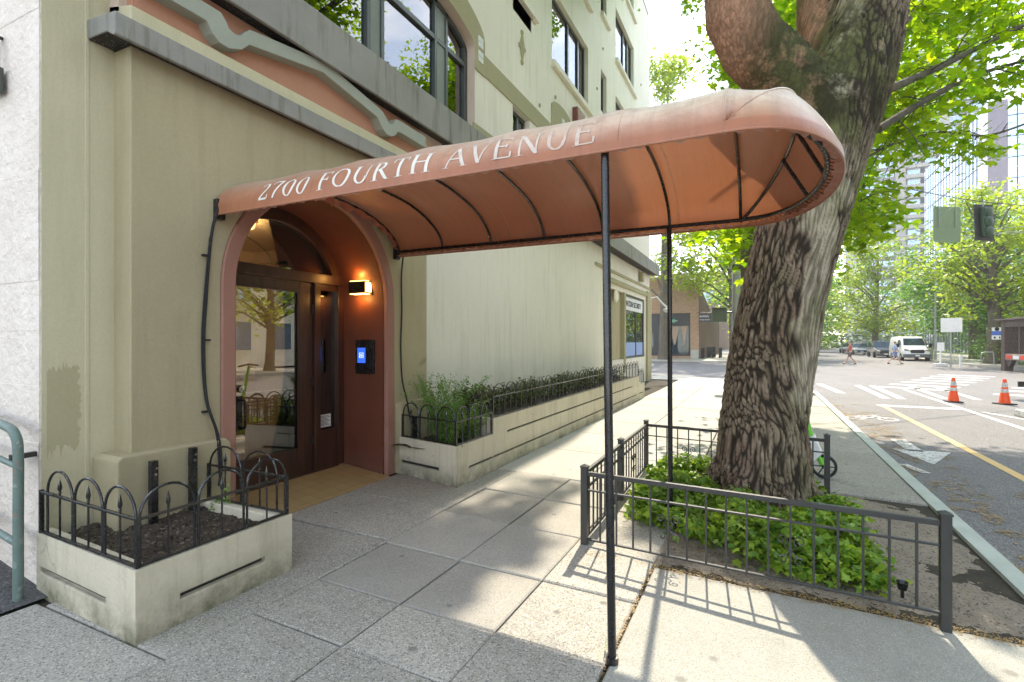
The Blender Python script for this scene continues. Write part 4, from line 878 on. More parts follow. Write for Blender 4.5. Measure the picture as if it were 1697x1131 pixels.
# lettering wrapped on the cloth: serif capitals drawn as thick and thin strokes
def glyph(ch):
    T, t = .13, .062; S = []; W = .7
    def L(x0, y0, x1, y1, w): S.append(('l', x0, y0, x1, y1, w))
    def Sf(x, y, w=.30): S.append(('l', x-w/2, y, x+w/2, y, .035))
    def O(cx, cy, rx, ry, a0=0, a1=360, T_=T): S.append(('a', cx, cy, rx, ry, a0, a1, T_, t))
    if ch == 'A': L(.06,0,.40,1,t); L(.40,1,.74,0,T); L(.18,.36,.62,.36,t); Sf(.06,0,.24); Sf(.74,0,.28); W = .80
    elif ch == 'E': L(.16,0,.16,1,T); L(.1,.98,.62,.98,t); L(.16,.52,.50,.52,t); L(.1,.02,.64,.02,t); L(.62,.98,.62,.80,t); L(.65,.02,.67,.24,t); L(.5,.42,.5,.62,t); Sf(.14,0,.26); Sf(.14,1,.26); W = .72
    elif ch == 'F': L(.16,0,.16,1,T); L(.1,.98,.60,.98,t); L(.16,.52,.48,.52,t); L(.60,.98,.60,.78,t); L(.48,.42,.48,.62,t); Sf(.16,0,.34); Sf(.14,1,.26); W = .66
    elif ch == 'H': L(.16,0,.16,1,T); L(.68,0,.68,1,T); L(.16,.52,.68,.52,t); [Sf(x, y, .32) for x in (.16,.68) for y in (0,1)]; W = .86
    elif ch == 'N': L(.14,0,.14,1,t); L(.14,1,.70,0,T); L(.70,0,.70,1,t); Sf(.14,0,.28); Sf(.12,1,.24); Sf(.70,1,.28); W = .84
    elif ch == 'O': O(.42,.5,.40,.52); W = .86
    elif ch == 'R': L(.16,0,.16,1,T); O(.30,.75,.28,.245,-90,90); L(.1,.98,.32,.98,t); L(.16,.50,.34,.50,t); L(.36,.50,.70,0,T); Sf(.16,0,.32); Sf(.13,1,.22); Sf(.73,0,.2); W = .78
    elif ch == 'T': L(.36,0,.36,1,T); L(.02,.98,.70,.98,t); L(.03,.98,.03,.76,t); L(.69,.98,.69,.76,t); Sf(.36,0,.36); W = .74
    elif ch == 'U': L(.16,1,.16,.34,T); L(.67,1,.67,.34,.085); O(.41,.34,.30,.35,180,360,T*.9); Sf(.15,1,.24); Sf(.69,1,.19); W = .82
    elif ch == 'V': L(.08,1,.40,0,T); L(.40,0,.72,1,t); Sf(.08,1,.28); Sf(.72,1,.24); W = .80
    elif ch == '2': O(.27,.72,.24,.27,-35,160); L(.465,.57,.06,.05,t*1.4); L(.04,.05,.52,.05,.10); L(.53,.05,.55,.24,t); W = .60
    elif ch == '7': L(.05,.95,.54,.95,.10); L(.53,.95,.20,0,T*.8); L(.05,.97,.05,.76,t); W = .56
    elif ch == '0': O(.30,.5,.28,.52); W = .62
    elif ch == ' ': W = .34
    return S, W
H_ = .155; adv = 0; txt = '2700 FOURTH AVENUE'; tot = sum(glyph(c)[1]+.10 for c in txt); LEN = 2.60; kx = LEN/(tot*H_)
def tmap(u, v, lift):                                   # u metres along the awning from the wall end, v metres up the cloth
    y = 3.36-u; lo = 0.; t = 0.
    s_, t = 0., 0.
    while s_ < v and t < 1.5: s_ += math.hypot(AA*math.sin(t), RB*math.cos(t))*.01; t += .01
    t -= max(0, s_-v)/max(.05, math.hypot(AA*math.sin(t), RB*math.cos(t)))
    return asurf(max(0, t), y, lift)
M['letter'] = rough_mat('letter_white', (.82,.78,.70), (.74,.69,.61), .6, 14, 120, .2, .001); M['letter2'] = rough_mat('letter_part_glare', (.72,.64,.57), (.60,.47,.39), .6, 18, 120, .2, .001); M['letter3'] = rough_mat('letter_glare', (.68,.56,.48), (.56,.38,.29), .6, 22, 120, .2, .001)  # last letters paled: the glare over them is painted into the colour
x_ = 0; kk = 0; letters = []
for ci, chh in enumerate(txt):
    S, W = glyph(chh); m = MB()
    for s_i, st in enumerate(S):
        lift = .0026+.0003*s_i
        def put(q): return tmap(x_+q[0]*H_*kx, .0+(q[1]+0)*H_, lift)
        if st[0] == 'l':
            _, a, b, c_, d, w = st; dv = Vector((c_-a, d-b)); nx, ny = (-dv.y, dv.x); l_ = math.hypot(nx, ny); nx, ny = nx/l_*w/2, ny/l_*w/2; n = 6
            P = [[(a+(c_-a)*k/n+sg*nx, b+(d-b)*k/n+sg*ny) for sg in (1,-1)] for k in range(n+1)]
        else:
            _, cx, cy, rx, ry, a0, a1, T_, t_ = st; n = 28; P = []
            for k in range(n+1):
                a = math.radians(a0+(a1-a0)*k/n); w = t_+(T_-t_)*abs(math.cos(a))**1.3
                P.append([(cx+rx*math.cos(a), cy+ry*math.sin(a)), (cx+(rx-w)*math.cos(a), cy+(ry-w*.95)*math.sin(a))])
        for k in range(len(P)-1): m.quad(put(P[k][0]), put(P[k+1][0]), put(P[k+1][1]), put(P[k][1]))
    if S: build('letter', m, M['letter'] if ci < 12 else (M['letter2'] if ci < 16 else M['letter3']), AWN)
    x_ += (W+.10)*H_*kx

# ------------------------------------------------------------------ tree-pit fence
TF = thing('tree_fence', 'low dark metal fence with scrollwork around the ivy and street tree', 'fence', (5.0, .2, 0))
def post(x, y, z0=-.12, zt=.56, w=.052):
    m = MB(); m.box(x-w/2, x+w/2, y-w/2, y+w/2, z0, zt); q = w/2+.005
    m.box(x-q, x+q, y-q, y+q, zt, zt+.012); m.add([(x-q,y-q,zt+.012),(x+q,y-q,zt+.012),(x+q,y+q,zt+.012),(x-q,y+q,zt+.012),(x,y,zt+.028)], [(0,1,4),(1,2,4),(2,3,4),(3,0,4)])
    return build('post', m, M['bronze'], TF, bevel=.003)
def scroll(c, d, z):
    m = MB(); c = Vector(c)
    for sx in (-1, 1):
        top = [(.052+(.007+.030*t)*math.cos(-1.3*PI+2.6*PI*t), .062+(.007+.030*t)*math.sin(-1.3*PI+2.6*PI*t)) for t in np.linspace(0, 1, 16)]
        bot = [(.045+(.007+.026*t)*math.cos(2.2*PI-2.4*PI*t-.0), -.066+(.007+.026*t)*math.sin(2.2*PI-2.4*PI*t)) for t in np.linspace(0, 1, 14)][::-1]
        path = [(.03+.0, .115)]; path = top[::-1][::-1]+[(.030,.020),(.008,-.002),(.022,-.030)]+[(.060,-.045)]+bot[2:]
        m.tube(smoothpts([c+d*sx*p+Vector((0,0,z+q)) for p, q in path], 2), .0045, 5)
    return build('scroll', m, M['bronze'], TF, smooth=True)
def panel_f(a, b, n, scrolls=()):
    a = Vector((*a, 0)); b = Vector((*b, 0)); d = (b-a).normalized()
    m = MB(); m.bar(a+Vector((0,0,.512)), b+Vector((0,0,.512)), .03, .034); m.bar(a+Vector((0,0,.385)), b+Vector((0,0,.385)), .022, .014); m.bar(a+Vector((0,0,.0)), b+Vector((0,0,.0)), .024, .014)
    build('rail', m, M['bronze'], TF, bevel=.003)
    for k in range(1, n):
        p = a+(b-a)*k/n; m = MB(); m.box(p.x-.0065, p.x+.0065, p.y-.0065, p.y+.0065, .0, .50); build('picket', m, M['bronze'], TF)
    for s_ in scrolls: scroll(a+(b-a)*s_/n, d, .20)
P1, PM, P2, PR, PR2 = (3.89,1.24), (5.12,1.255), (6.47,1.27), (3.71,-.95), (6.27,-.63)
for p in (P1, PM, P2, PR, PR2): post(*p)
panel_f(P1, PR, 17, (5, 11)); panel_f(P1, PM, 10, ()); panel_f(PM, P2, 11, (5,)); panel_f(P2, PR2, 15, (4, 11))

# uplights in the tree pit
for x, y, z, lb in ((3.95,-.80,.0,'small black uplight in the dirt by the near fence post'), (6.15,-.35,.03,'small black uplight in the dirt by the far fence post')):
    m = MB(); m.lathe((x,y,z-.05), [(.010,0),(.010,.045),(.024,.052),(.032,.098),(.030,.10),(.026,.09),(.0,.088)], 16); build('uplight', m, M['black'], org=(x,y,z), smooth=True, label=lb, cat='garden light')

# ------------------------------------------------------------------ leaves and trees
def npmesh(name, V, loops, sizes, mat, parent=None, org=(0,0,0)):
    me = bpy.data.meshes.new(name); nv = len(V); V = np.asarray(V, dtype=np.float32)-np.asarray(org, dtype=np.float32)
    me.vertices.add(nv); me.vertices.foreach_set('co', V.ravel()); me.loops.add(len(loops)); me.loops.foreach_set('vertex_index', np.asarray(loops, dtype=np.int32))
    st = np.concatenate([[0], np.cumsum(sizes)[:-1]]).astype(np.int32); me.polygons.add(len(sizes)); me.polygons.foreach_set('loop_start', st)
    me.polygons.foreach_set('loop_total', np.asarray(sizes, dtype=np.int32)); me.update(calc_edges=True); me.validate(); me.materials.append(mat)
    o = bpy.data.objects.new(name, me); sc.collection.objects.link(o)
    if parent is not None: o.parent = parent
    else: o.location = org
    return o
MAPLE = np.array([(0,-.05),(.10,.02),(.38,-.02),(.30,.16),(.52,.36),(.28,.36),(.26,.48),(.12,.42),(0,.95)]); MAPLE = np.array([(0,-.1),(.22,-.02),(.42,-.08),(.38,.12),(.62,.38),(.36,.36),(.34,.50),(.14,.44),(.16,.66),(0,1.0),(-.16,.66),(-.14,.44),(-.34,.50),(-.36,.36),(-.62,.38),(-.38,.12),(-.42,-.08),(-.22,-.02)])
OVAL = np.array([(0,0),(.28,.3),(.25,.65),(0,1),(-.25,.65),(-.28,.3)])
QUAD = np.array([(0,0),(.34,.42),(0,1),(-.34,.42)])
IVY = np.array([(0,0),(.3,-.12),(.36,.16),(.62,.36),(.26,.44),(0,.95),(-.26,.44),(-.62,.36),(-.36,.16),(-.3,-.12)])
def leafcloud(name, C, size, mat, shape=MAPLE, parent=None, org=(0,0,0), up=.6, droop=.3, rg=rng, fold=.12):
    C = np.asarray(C, float); n = len(C); sh = shape; k = len(sh)
    nrm = rg.normal(size=(n,3)); nrm /= np.linalg.norm(nrm, axis=1)[:,None]; nrm[:,2] = abs(nrm[:,2]); nrm = nrm*(1-up)+np.array([0,0,1])*up; nrm /= np.linalg.norm(nrm, axis=1)[:,None]
    a = rg.normal(size=(n,3)); a[:,2] -= droop; U = a-nrm*(a*nrm).sum(1)[:,None]; U /= np.linalg.norm(U, axis=1)[:,None]; W = np.cross(nrm, U)
    s = size*(.65+.7*rg.random(n))
    px = sh[:,0][None,:,None]; py = sh[:,1][None,:,None]
    V = C[:,None,:]+s[:,None,None]*(W[:,None,:]*px+U[:,None,:]*py-nrm[:,None,:]*(fold*(np.abs(px)*1.2+py**2)))
    return npmesh(name, V.reshape(-1,3), np.arange(n*k), np.full(n, k), mat, parent, org)
CA, SA = math.cos(SUN_AZ)/math.tan(SUN_EL), math.sin(SUN_AZ)/math.tan(SUN_EL)
def proj(x, y, z):
    d = x*.90107+y*.43366; u = x*.43366-y*.90107; return 848.5+854*u/d, 566-854*(z-CH)/d, d
# --- main street tree
TR = thing('street_tree', 'big leaning maple with furrowed bark growing out of the ivy bed', 'tree', (5.6, .03, 0))
def at(px, py, d): u = (px-848.5)/854; v = (566-py)/854; return Vector((d*(.90107+u*.43366), d*(.43366-u*.90107), CH+v*d))
def tree_tubes():
    m = MB()
    D = 5.08; kr = .93
    main = [(1262,870,98),(1260,835,86),(1262,800,78),(1266,760,75),(1270,700,73),(1283,600,73),(1301,500,70),(1325,400,72),(1352,300,74),(1372,220,80),(1398,150,78),(1420,90,72),(1440,30,63),(1452,-60,56),(1470,-220,48),(1500,-420,38),(1540,-640,26),(1570,-800,14)]
    m.tube([at(x-(6 if 150 < y < 750 else 2), y, D+.15*max(0,(300-y))/300) for x, y, r in main], [r/854*D*(.96 if y > 750 else .915) for x, y, r in main], 28)
    limb = [(1375,235,58),(1330,165,60),(1290,120,58),(1248,80,56),(1222,30,54),(1214,-40,50),(1212,-160,44),(1190,-330,36),(1150,-520,26),(1100,-700,14)]
    m.tube([at(x, y, D-.05-.0*i) for i, (x, y, r) in enumerate(limb)], [r/854*D*kr for x, y, r in limb], 24)
    l2 = [(1395,170,50),(1375,100,46),(1362,40,42),(1356,-60,38),(1350,-200,32),(1330,-420,22),(1320,-640,12)]
    m.tube([at(x, y, D+.1+.25*i) for i, (x, y, r) in enumerate(l2)], [r/854*D for x, y, r in l2], 20)
    # burl and root flare
    for a, L in ((.4,.30),(1.5,.34),(2.7,.30),(3.6,.34),(4.6,.36),(5.6,.30)):
        c = Vector((5.62,.02,0)); dd = Vector((math.cos(a), math.sin(a), 0)); m.tube([c+dd*.10+Vector((0,0,.55)), c+dd*.36+Vector((0,0,.18)), c+dd*(.42+L*.5)+Vector((0,0,-.05))], [.16,.14,.07], 10)
    return m
tmp = build('tmp_trunk', tree_tubes(), M['soil'])
rm = tmp.modifiers.new('r', 'REMESH'); rm.mode = 'VOXEL'; rm.voxel_size = .027
sm = tmp.modifiers.new('s', 'SMOOTH'); sm.iterations = 9; sm.factor = .5
sb = tmp.modifiers.new('d', 'SUBSURF'); sb.levels = 1; sb.render_levels = 1
dg = bpy.context.evaluated_depsgraph_get(); dg.update()
tme = bpy.data.meshes.new_from_object(tmp.evaluated_get(dg)); bpy.data.objects.remove(tmp); tme.name = 'trunk'
nv = len(tme.vertices); co = np.empty(nv*3, np.float32); tme.vertices.foreach_get('co', co); co = co.reshape(-1,3)
no = np.empty(nv*3, np.float32); tme.vertices.foreach_get('normal', no); no = no.reshape(-1,3)
fis = np.zeros(nv, np.float32); pal = np.zeros(nv, np.float32); limbm = np.zeros(nv, np.float32); off = np.zeros(nv, np.float32)
def sstep(a, b, x): t = min(1, max(0, (x-a)/(b-a))); return t*t*(3-2*t)
for i in range(nv):
    x, y, z = map(float, co[i])
    if z > 6.2: continue
    lat = x*.43366-y*.90107; lean = lat-(z-2.5)*.24*sstep(.5, 2, z)
    w = mn.noise((x*1.5, y*1.5, z*.8)); w2 = mn.noise((x*5, y*5, z*3+7))
    px_, py_, d_ = proj(x, y, z)
    L = sstep(0, 1, ((1372-px_)/60 + (235-py_)/60*.4)) if py_ < 240 and px_ < 1372 else 0
    u_ = lean*27+w*2.6+w2*1.5; v_ = (x*.9+y*.43)*27; zz = z*1.9+w*.8+w2*.5
    ds, _ = mn.voronoi((u_, v_, zz)); e1 = ds[1]-ds[0]
    ds2, _ = mn.voronoi((u_*1.7+3, v_*1.7, zz*3.6)); e2 = ds2[1]-ds2[0]
    f1 = 1-sstep(.03, .36, e1); f2 = 1-sstep(.02, .25, e2)
    pc_ = 1342+(566-py_)*.13; p = sstep(.34, .60, .88*math.exp(-((px_-pc_)/30)**2)*sstep(860, 560, py_) + .36*mn.noise((lean*3.2+4.4, v_*.1, z*1.1+1.2))+.42*mn.noise((x*9, y*9, z*5)))
    p *= 1-.75*L
    amp = .020*(1-.62*p)*(1-.55*L)*(1+.4*sstep(1.2, 0, z))
    ridge = 1-max(f1, .55*f2*(1-.6*p))
    wr = mn.noise((lean*3, v_*.4, z*22))*.004*L
    off[i] = amp*(ridge-.8)+.003*mn.noise((x*40, y*40, z*22))+.011*w2+wr
    fis[i] = max(f1*(1-.35*p), f2*.5*(1-.5*p))*(1-.5*L); pal[i] = p; limbm[i] = L
co2 = co+no*off[:,None]; tme.vertices.foreach_set('co', (co2-np.array([5.6,.03,0], np.float32)).ravel())
for nm, ar in (('fis', fis), ('pal', pal), ('limb', limbm)): at_ = tme.attributes.new(nm, 'FLOAT', 'POINT'); at_.data.foreach_set('value', ar)
tme.polygons.foreach_set('use_smooth', [True]*len(tme.polygons)); tme.update()
def bark_mat():
    m, nt, bs, out = nodes('maple_bark'); co_ = coords(nt, obj=False)
    def at2(n): a = nt.nodes.new('ShaderNodeAttribute'); a.attribute_name = n; return a.outputs['Fac']
    fine = noise(nt, coords(nt, (26,26,6), obj=False), 1.3, 8, .75); big = noise(nt, co_, 1.7, 5, .6)
    c = mix(nt, ramp(nt, fine, .3, .7), (.16,.118,.08), (.40,.32,.235))
    c = mix(nt, ramp(nt, big, .45, .62, 0, .6), c, (.15,.085,.06))
    c = mix(nt, at2('pal'), c, mix(nt, ramp(nt, fine, .3, .65), (.33,.28,.20), (.47,.41,.30)))
    c = mix(nt, at2('limb'), c, mix(nt, ramp(nt, fine, .3, .7), (.27,.13,.08), (.48,.29,.19)))  # left limb: reddish reflection of the awning painted into the bark colour
    sp = nt.nodes.new('ShaderNodeSeparateXYZ'); nt.links.new(co_, sp.inputs[0])
    # moss in the fork and near the ground on the street side
    mz = N(nt, 'ShaderNodeMath', operation='MULTIPLY'); nt.links.new(ramp(nt, noise(nt, co_, 3.1, 7, .7), .36, .50), mz.inputs[0])
    frk = N(nt, 'ShaderNodeVectorMath', operation='DISTANCE'); nt.links.new(co_, frk.inputs[0]); frk.inputs[1].default_value = tuple(at(1375, 110, 4.75))
    nt.links.new(ramp(nt, frk.outputs['Value'], 1.0, .55), mz.inputs[1]); c = mix(nt, mz.outputs[0], c, (.035,.036,.012))
    mz2 = N(nt, 'ShaderNodeMath', operation='MULTIPLY'); nt.links.new(ramp(nt, noise(nt, co_, 2.3, 7, .7), .44, .6, 0, .7), mz2.inputs[0])
    nt.links.new(ramp(nt, sp.outputs[1], .1, -.5), mz2.inputs[1]); c = mix(nt, mz2.outputs[0], c, (.13,.14,.05))
    c = mix(nt, ramp(nt, at2('fis'), .15, .95), c, (.03,.022,.015))
    nt.links.new(c, bs.inputs['Base Color']); bs.inputs['Roughness'].default_value = .85; bs.inputs['Specular IOR Level'].default_value = .25
    b = bump(nt, bs, fine, .9, .010); bump(nt, bs, noise(nt, co_, 120, 3), .3, .002, b); return m
M['bark'] = bark_mat(); M['bark2'] = rough_mat('street_tree_bark', (.17,.15,.11), (.10,.09,.07), .9, 2, 18, .9, .02, streak=((.06,.05,.04), .6))
tme.materials.clear(); tme.materials.append(M['bark']); tro = bpy.data.objects.new('trunk', tme); sc.collection.objects.link(tro); tro.parent = TR
# carved letters on the trunk
# crown: leaf clusters, with gaps shaped so sun reaches the lit pavement
lit = [(2.45,3.25,.72,1.6),(.6,3.78,-1.9,.72),(3.1,4.1,.7,1.42),(3.9,5.6,1.02,1.68),(5.57,21,-.2,3.0),(12.5,40,-14,1)]
def inlit(x, y): return any(a <= x <= b and c <= y <= d for a, b, c, d in lit)
clusters = []
rr = random.Random(11)
def view_ok(x, y, z, r):
    px, py, d = proj(x, y, z)
    if d < .5: return z > 5
    R_ = r*854/d+12
    if py < -R_: return True
    if px > 1697+R_ : return d > 2.5
    if px < 1075+R_: return False
    if d < 6.0 and 1140-R_ < px < 1480+R_: return False
    if d < 3.2: return False
    lim = 165 if px < 1150 else (190 if px < 1300 else (395 if px < 1455 else (262 if px < 1560 else (205+.1*(px-1560)))))
    if py+R_ > lim: return False
    return True
def try_add(x, y, z, r, n, force=False):
    if y > (3.85 if z > 7 else 3.3) or z < 3.2: return
    sx, sy = x-z*CA, y-z*SA
    if not view_ok(x, y, z, r): return
    if inlit(sx, sy) and sx < 7.4: return
    clusters.append((x, y, z, r, n))
# clusters added for their shade on the doorway, near pavement and left foreground
for _ in range(1100):
    tx, ty = rr.uniform(-5, 5.5), rr.uniform(.6, 2.95); z = rr.uniform(10, 15); try_add(tx+z*CA, ty+z*SA, z, rr.uniform(.45,.8), 70)
for _ in range(420):                                             # over the pit and the road edge, lighter
    tx, ty = rr.uniform(3.7, 11), rr.uniform(-4.8, .5); z = rr.uniform(6.5, 12.5); try_add(tx+z*CA, ty+z*SA, z, rr.uniform(.3,.55), 40)
for _ in range(200):
    tx, ty = rr.uniform(-6, 2), rr.uniform(-4, .6); z = rr.uniform(7, 12); try_add(tx+z*CA, ty+z*SA, z, rr.uniform(.4,.7), 55)
# the boughs one sees: right of the trunk and left of it
seen = []
def bough(pts, n, r, cn):
    P = smoothpts(pts, 8)
    for _ in range(n):
        p = P[rr.randrange(len(P))]; q = p+Vector((rr.gauss(0,r), rr.gauss(0,r), rr.gauss(0,r*.45)-.1)); seen.append((q.x, q.y, q.z, rr.uniform(.18,.36), cn))
B1 = [at(1470,150,5.4), at(1560,110,5.9), at(1640,70,6.3), at(1760,10,6.6), at(1900,-80,6.8)]
B2 = [at(1455,215,5.5), at(1542,162,6.0), at(1620,125,6.4), at(1700,100,6.7), at(1820,60,7.0)]
B3 = [at(1440,260,6.2), at(1480,240,6.9), at(1560,220,7.3), at(1640,225,7.8), at(1740,190,8.2)]
B4 = [at(1475,60,5.6), at(1530,10,6.5), at(1610,-40,7.0), at(1700,-90,7.2)]
B5 = [at(1240,120,7.0), at(1180,90,8.0), at(1130,60,9.0), at(1095,20,10)]
B6 = [at(1400,330,7.5), at(1420,340,8.2), at(1432,320,9.)]
br = MB()
for Bq in (B1, B2, B4): br.tube(smoothpts(Bq, 5), [.045*(1-.8*i/(len(smoothpts(Bq,5))-1)) for i in range(len(smoothpts(Bq,5)))], 8)
for Bq in (B3,): br.tube(smoothpts(Bq, 5), .016, 6)
rb = random.Random(5)
for Bq in (B1, B2, B3, B4):
    S_ = smoothpts(Bq, 5)
    for k in range(2, len(S_)-1, 2):
        a = S_[k]; b = a+Vector((rb.uniform(-.5,.5), rb.uniform(-.5,.3), rb.uniform(-.5,.25))); br.tube([a, (a+b)/2+Vector((0,0,.06)), b], [.009,.006,.003], 5)
for _ in range(26):
    a = at(rb.uniform(1380,1500), rb.uniform(-300,-60), 5.3); t = Vector((rb.uniform(2,12), rb.uniform(-5,3), rb.uniform(6.5,12))); br.tube([a, a.lerp(t, .4)+Vector((0,0,.6)), t], [.10,.06,.015], 7)
build('branch', br, M['bark2'], TR, smooth=True)
bough(B1, 26, .34, 24); bough(B2, 24, .26, 26); bough(B3, 20, .24, 24); bough(B4, 32, .45, 28); bough(B6, 12, .25, 20)
for _ in range(34):
    px, py, d = rr.uniform(1480,1697), rr.uniform(-40, 60), rr.uniform(6, 11); seen.append((*at(px, py, d), rr.uniform(.25,.45), 26))
for _ in range(30):
    px, py, d = rr.uniform(1125,1290), rr.uniform(-20, 150), rr.uniform(7.5, 12); seen.append((*at(px, py, d), rr.uniform(.3,.5), 24))
for _ in range(30): px, py, d = rr.uniform(1395,1450), rr.uniform(230, 420), rr.uniform(8, 12); seen.append((*at(px, py, d), rr.uniform(.25,.42), 30))
ok = []
for c_ in seen:
    px, py, d = proj(*c_[:3])
    if px < 1085 or (px < 1140 and (py > 140 or rr.random() < .55)): continue
    if d < 6 and px-c_[3]*854/d*.8 < 1480 and py > 0 and px < 1470: continue
    if c_[1] > 3.3 or (px > 1520 and 262 < py): continue
    if 1555 < px < 1697 and 70 < py < 105 and rr.random() < .5: continue
    sx, sy = c_[0]-c_[2]*CA, c_[1]-c_[2]*SA
    if (-.2 <= sx <= 4.1 and -1.8 <= sy <= 1.1): continue
    ok.append(c_)
tw_ = MB(); BP = [p for Bq in (B1, B2, B3, B4, B5, B6) for p in smoothpts(Bq, 8)]
for c_ in ok:
    c = Vector(c_[:3]); p = min(BP, key=lambda q: (q-c).length)
    if .15 < (p-c).length < 1.5: tw_.tube([p, p.lerp(c, .55)+Vector((0,0,.05)), c], [.008,.005,.0025], 5, False)
    for _ in range(3): e = c+Vector((rb.gauss(0,.15), rb.gauss(0,.15), rb.gauss(0,.1))); tw_.tube([c, e], .0025, 4, False)
build('twigs', tw_, M['bark2'], TR, smooth=True, kind='stuff')
P_ = []
for (x, y, z, r, n) in clusters+ok:
    q = rng.normal(size=(n,3))*np.array([r*.55,r*.55,r*.36])+np.array([x,y,z]); P_.append(q)
P_ = np.concatenate(P_)
_k = np.ones(len(P_), bool); _sx = P_[:,0]-P_[:,2]*CA; _sy = P_[:,1]-P_[:,2]*SA
_wob = np.array([.10*mn.noise((float(a)*3.1, float(b)*3.1, 2.)) for a, b in zip(_sx, _sy)])
for a, b, c, d in lit[:5]: _k &= ~((_sx > a-.04+_wob) & (_sx < b+.04+_wob) & (_sy > c-.04+_wob) & (_sy < d+.04-_wob) & ((a < 5) | (_sx < 7.3) | (_wob < .028)))
_k &= P_[:,1] < 3.97
P_ = P_[_k]; print('main leaves', len(P_), len(clusters), len(ok))
leafcloud('crown', P_, .112, M['leaf'], MAPLE, TR, (5.6,.03,0), up=.45)

# --- ivy bed
ip = []
while len(ip) < 10000:
    x, y = rr.uniform(3.95, 6.5), rr.uniform(-.85, 1.2); e = mn.noise((x*1.7, y*1.7, 3))*.35
    e += rr.random()**3*-.35
    if x-3.9 < .15+e*.6+max(0, y-.1)*.75 or y > 1.12 or y < -.72+e*.4+max(0, x-5.3)*.35: continue
    if y < -.3 and x < 3.95: continue
    if math.hypot(x-5.62, y-.02) < .40: continue
    hgt = .03+.24*max(0, mn.noise((x*3.1, y*3.1, 9))+.38)+.10*math.exp(-((x-4.5)**2+(y-.1)**2)/.25)
    ip.append((x, y, pitz(x, y)+.015+rr.random()**.6*hgt))
iv = leafcloud('ivy', ip, .056, M['ivy'], IVY, None, (5,.2,0), up=.38, droop=.2, fold=.22); setp(iv, 'green ivy covering the soil around the maple trunk', 'ivy', kind='stuff')
# --- planter growth
def wisps(name, x, y, z, n, h, sp, label, leaf=.022, lean=0.):
    m = MB(); C = []
    for _ in range(n):
        a = rr.uniform(0, 2*PI); r = rr.random()**.5*sp; hh = h*rr.uniform(.45, 1); bx, by = x+rr.uniform(-.08,.08), y+rr.uniform(-.08,.08)
        tip = Vector((bx+r*math.cos(a)+lean, by+r*math.sin(a), z+hh)); base = Vector((bx, by, z-.03)); mid = (base+tip)/2+Vector((0,0,.10*hh)); mid.x -= (tip.x-bx)*.25
        P = smoothpts([base, mid, tip], 6); m.tube(P, .0022, 4, False)
        for k in range(3, len(P)):
            for _ in range(9): p = P[k]+Vector((rr.gauss(0,.022), rr.gauss(0,.022), rr.gauss(0,.02))); C.append(p)
    t = thing(name, label, 'plant', (x, y, z)); build('stem', m, M['weed'], t, smooth=True); leafcloud('foliage', C, leaf, M['weed'], QUAD, t, (x, y, z), up=.2); return t
wisps('weed_plant', 5.18, 3.45, .36, 46, .80, .34, 'tallest wispy green weed in the low end of the planter')
wisps('weed_plant', 4.98, 3.2, .36, 26, .42, .26, 'low wispy green weed behind the planter fence corner')
wisps('weed_plant', 5.35, 3.15, .36, 30, .5, .26, 'feathery green weed spilling over the planter step')
wisps('weed_plant', 5.75, 3.6, .56, 9, .60, .42, 'sparse tall weed with bare stems by the wall', lean=.2)
wisps('weed_plant', 2.43, 3.52, .33, 2, .15, .05, 'tiny green sprout at the doorway end of the bare soil', leaf=.018)
def shrub(x, y, z, r, h, label, sp=None, n=700):
    C = rng.normal(size=(n,3)); C /= np.linalg.norm(C, axis=1)[:,None]; C *= (rng.random(n)**.4)[:,None]; C = C*np.array([r,r*.75,h*.5])+np.array([x,y,z+h*.55])
    C += rng.normal(size=(n,3))*.03
    t = thing('shrub', label, 'shrub', (x, y, z), 'shrubs in the long planter'); m = MB()
    for _ in range(9): m.tube([(x,y,z-.03),(x+rr.uniform(-.5,.5)*r,y+rr.uniform(-.5,.5)*r,z+h*.5),(x+rr.uniform(-1,1)*r,y+rr.uniform(-.8,.8)*r,z+h*.8)], .006, 4, False)
    build('stem', m, M['bark2'], t); leafcloud('foliage', C, .055, M['shrub'], OVAL, t, (x, y, z), up=.35)
ords = ['first','second','third','fourth','fifth','sixth','seventh','eighth','ninth','tenth','eleventh','twelfth','thirteenth']
xq = 6.05
for k in range(13):
    shrub(xq, 3.50+.06*math.sin(k*2), .55, .34+.05*math.sin(k*1.7), .36+.05*math.cos(k*2.1)-.007*k, f'{ords[k]} dark green shrub in the long planter counting from the doorway', n=480); xq += .58

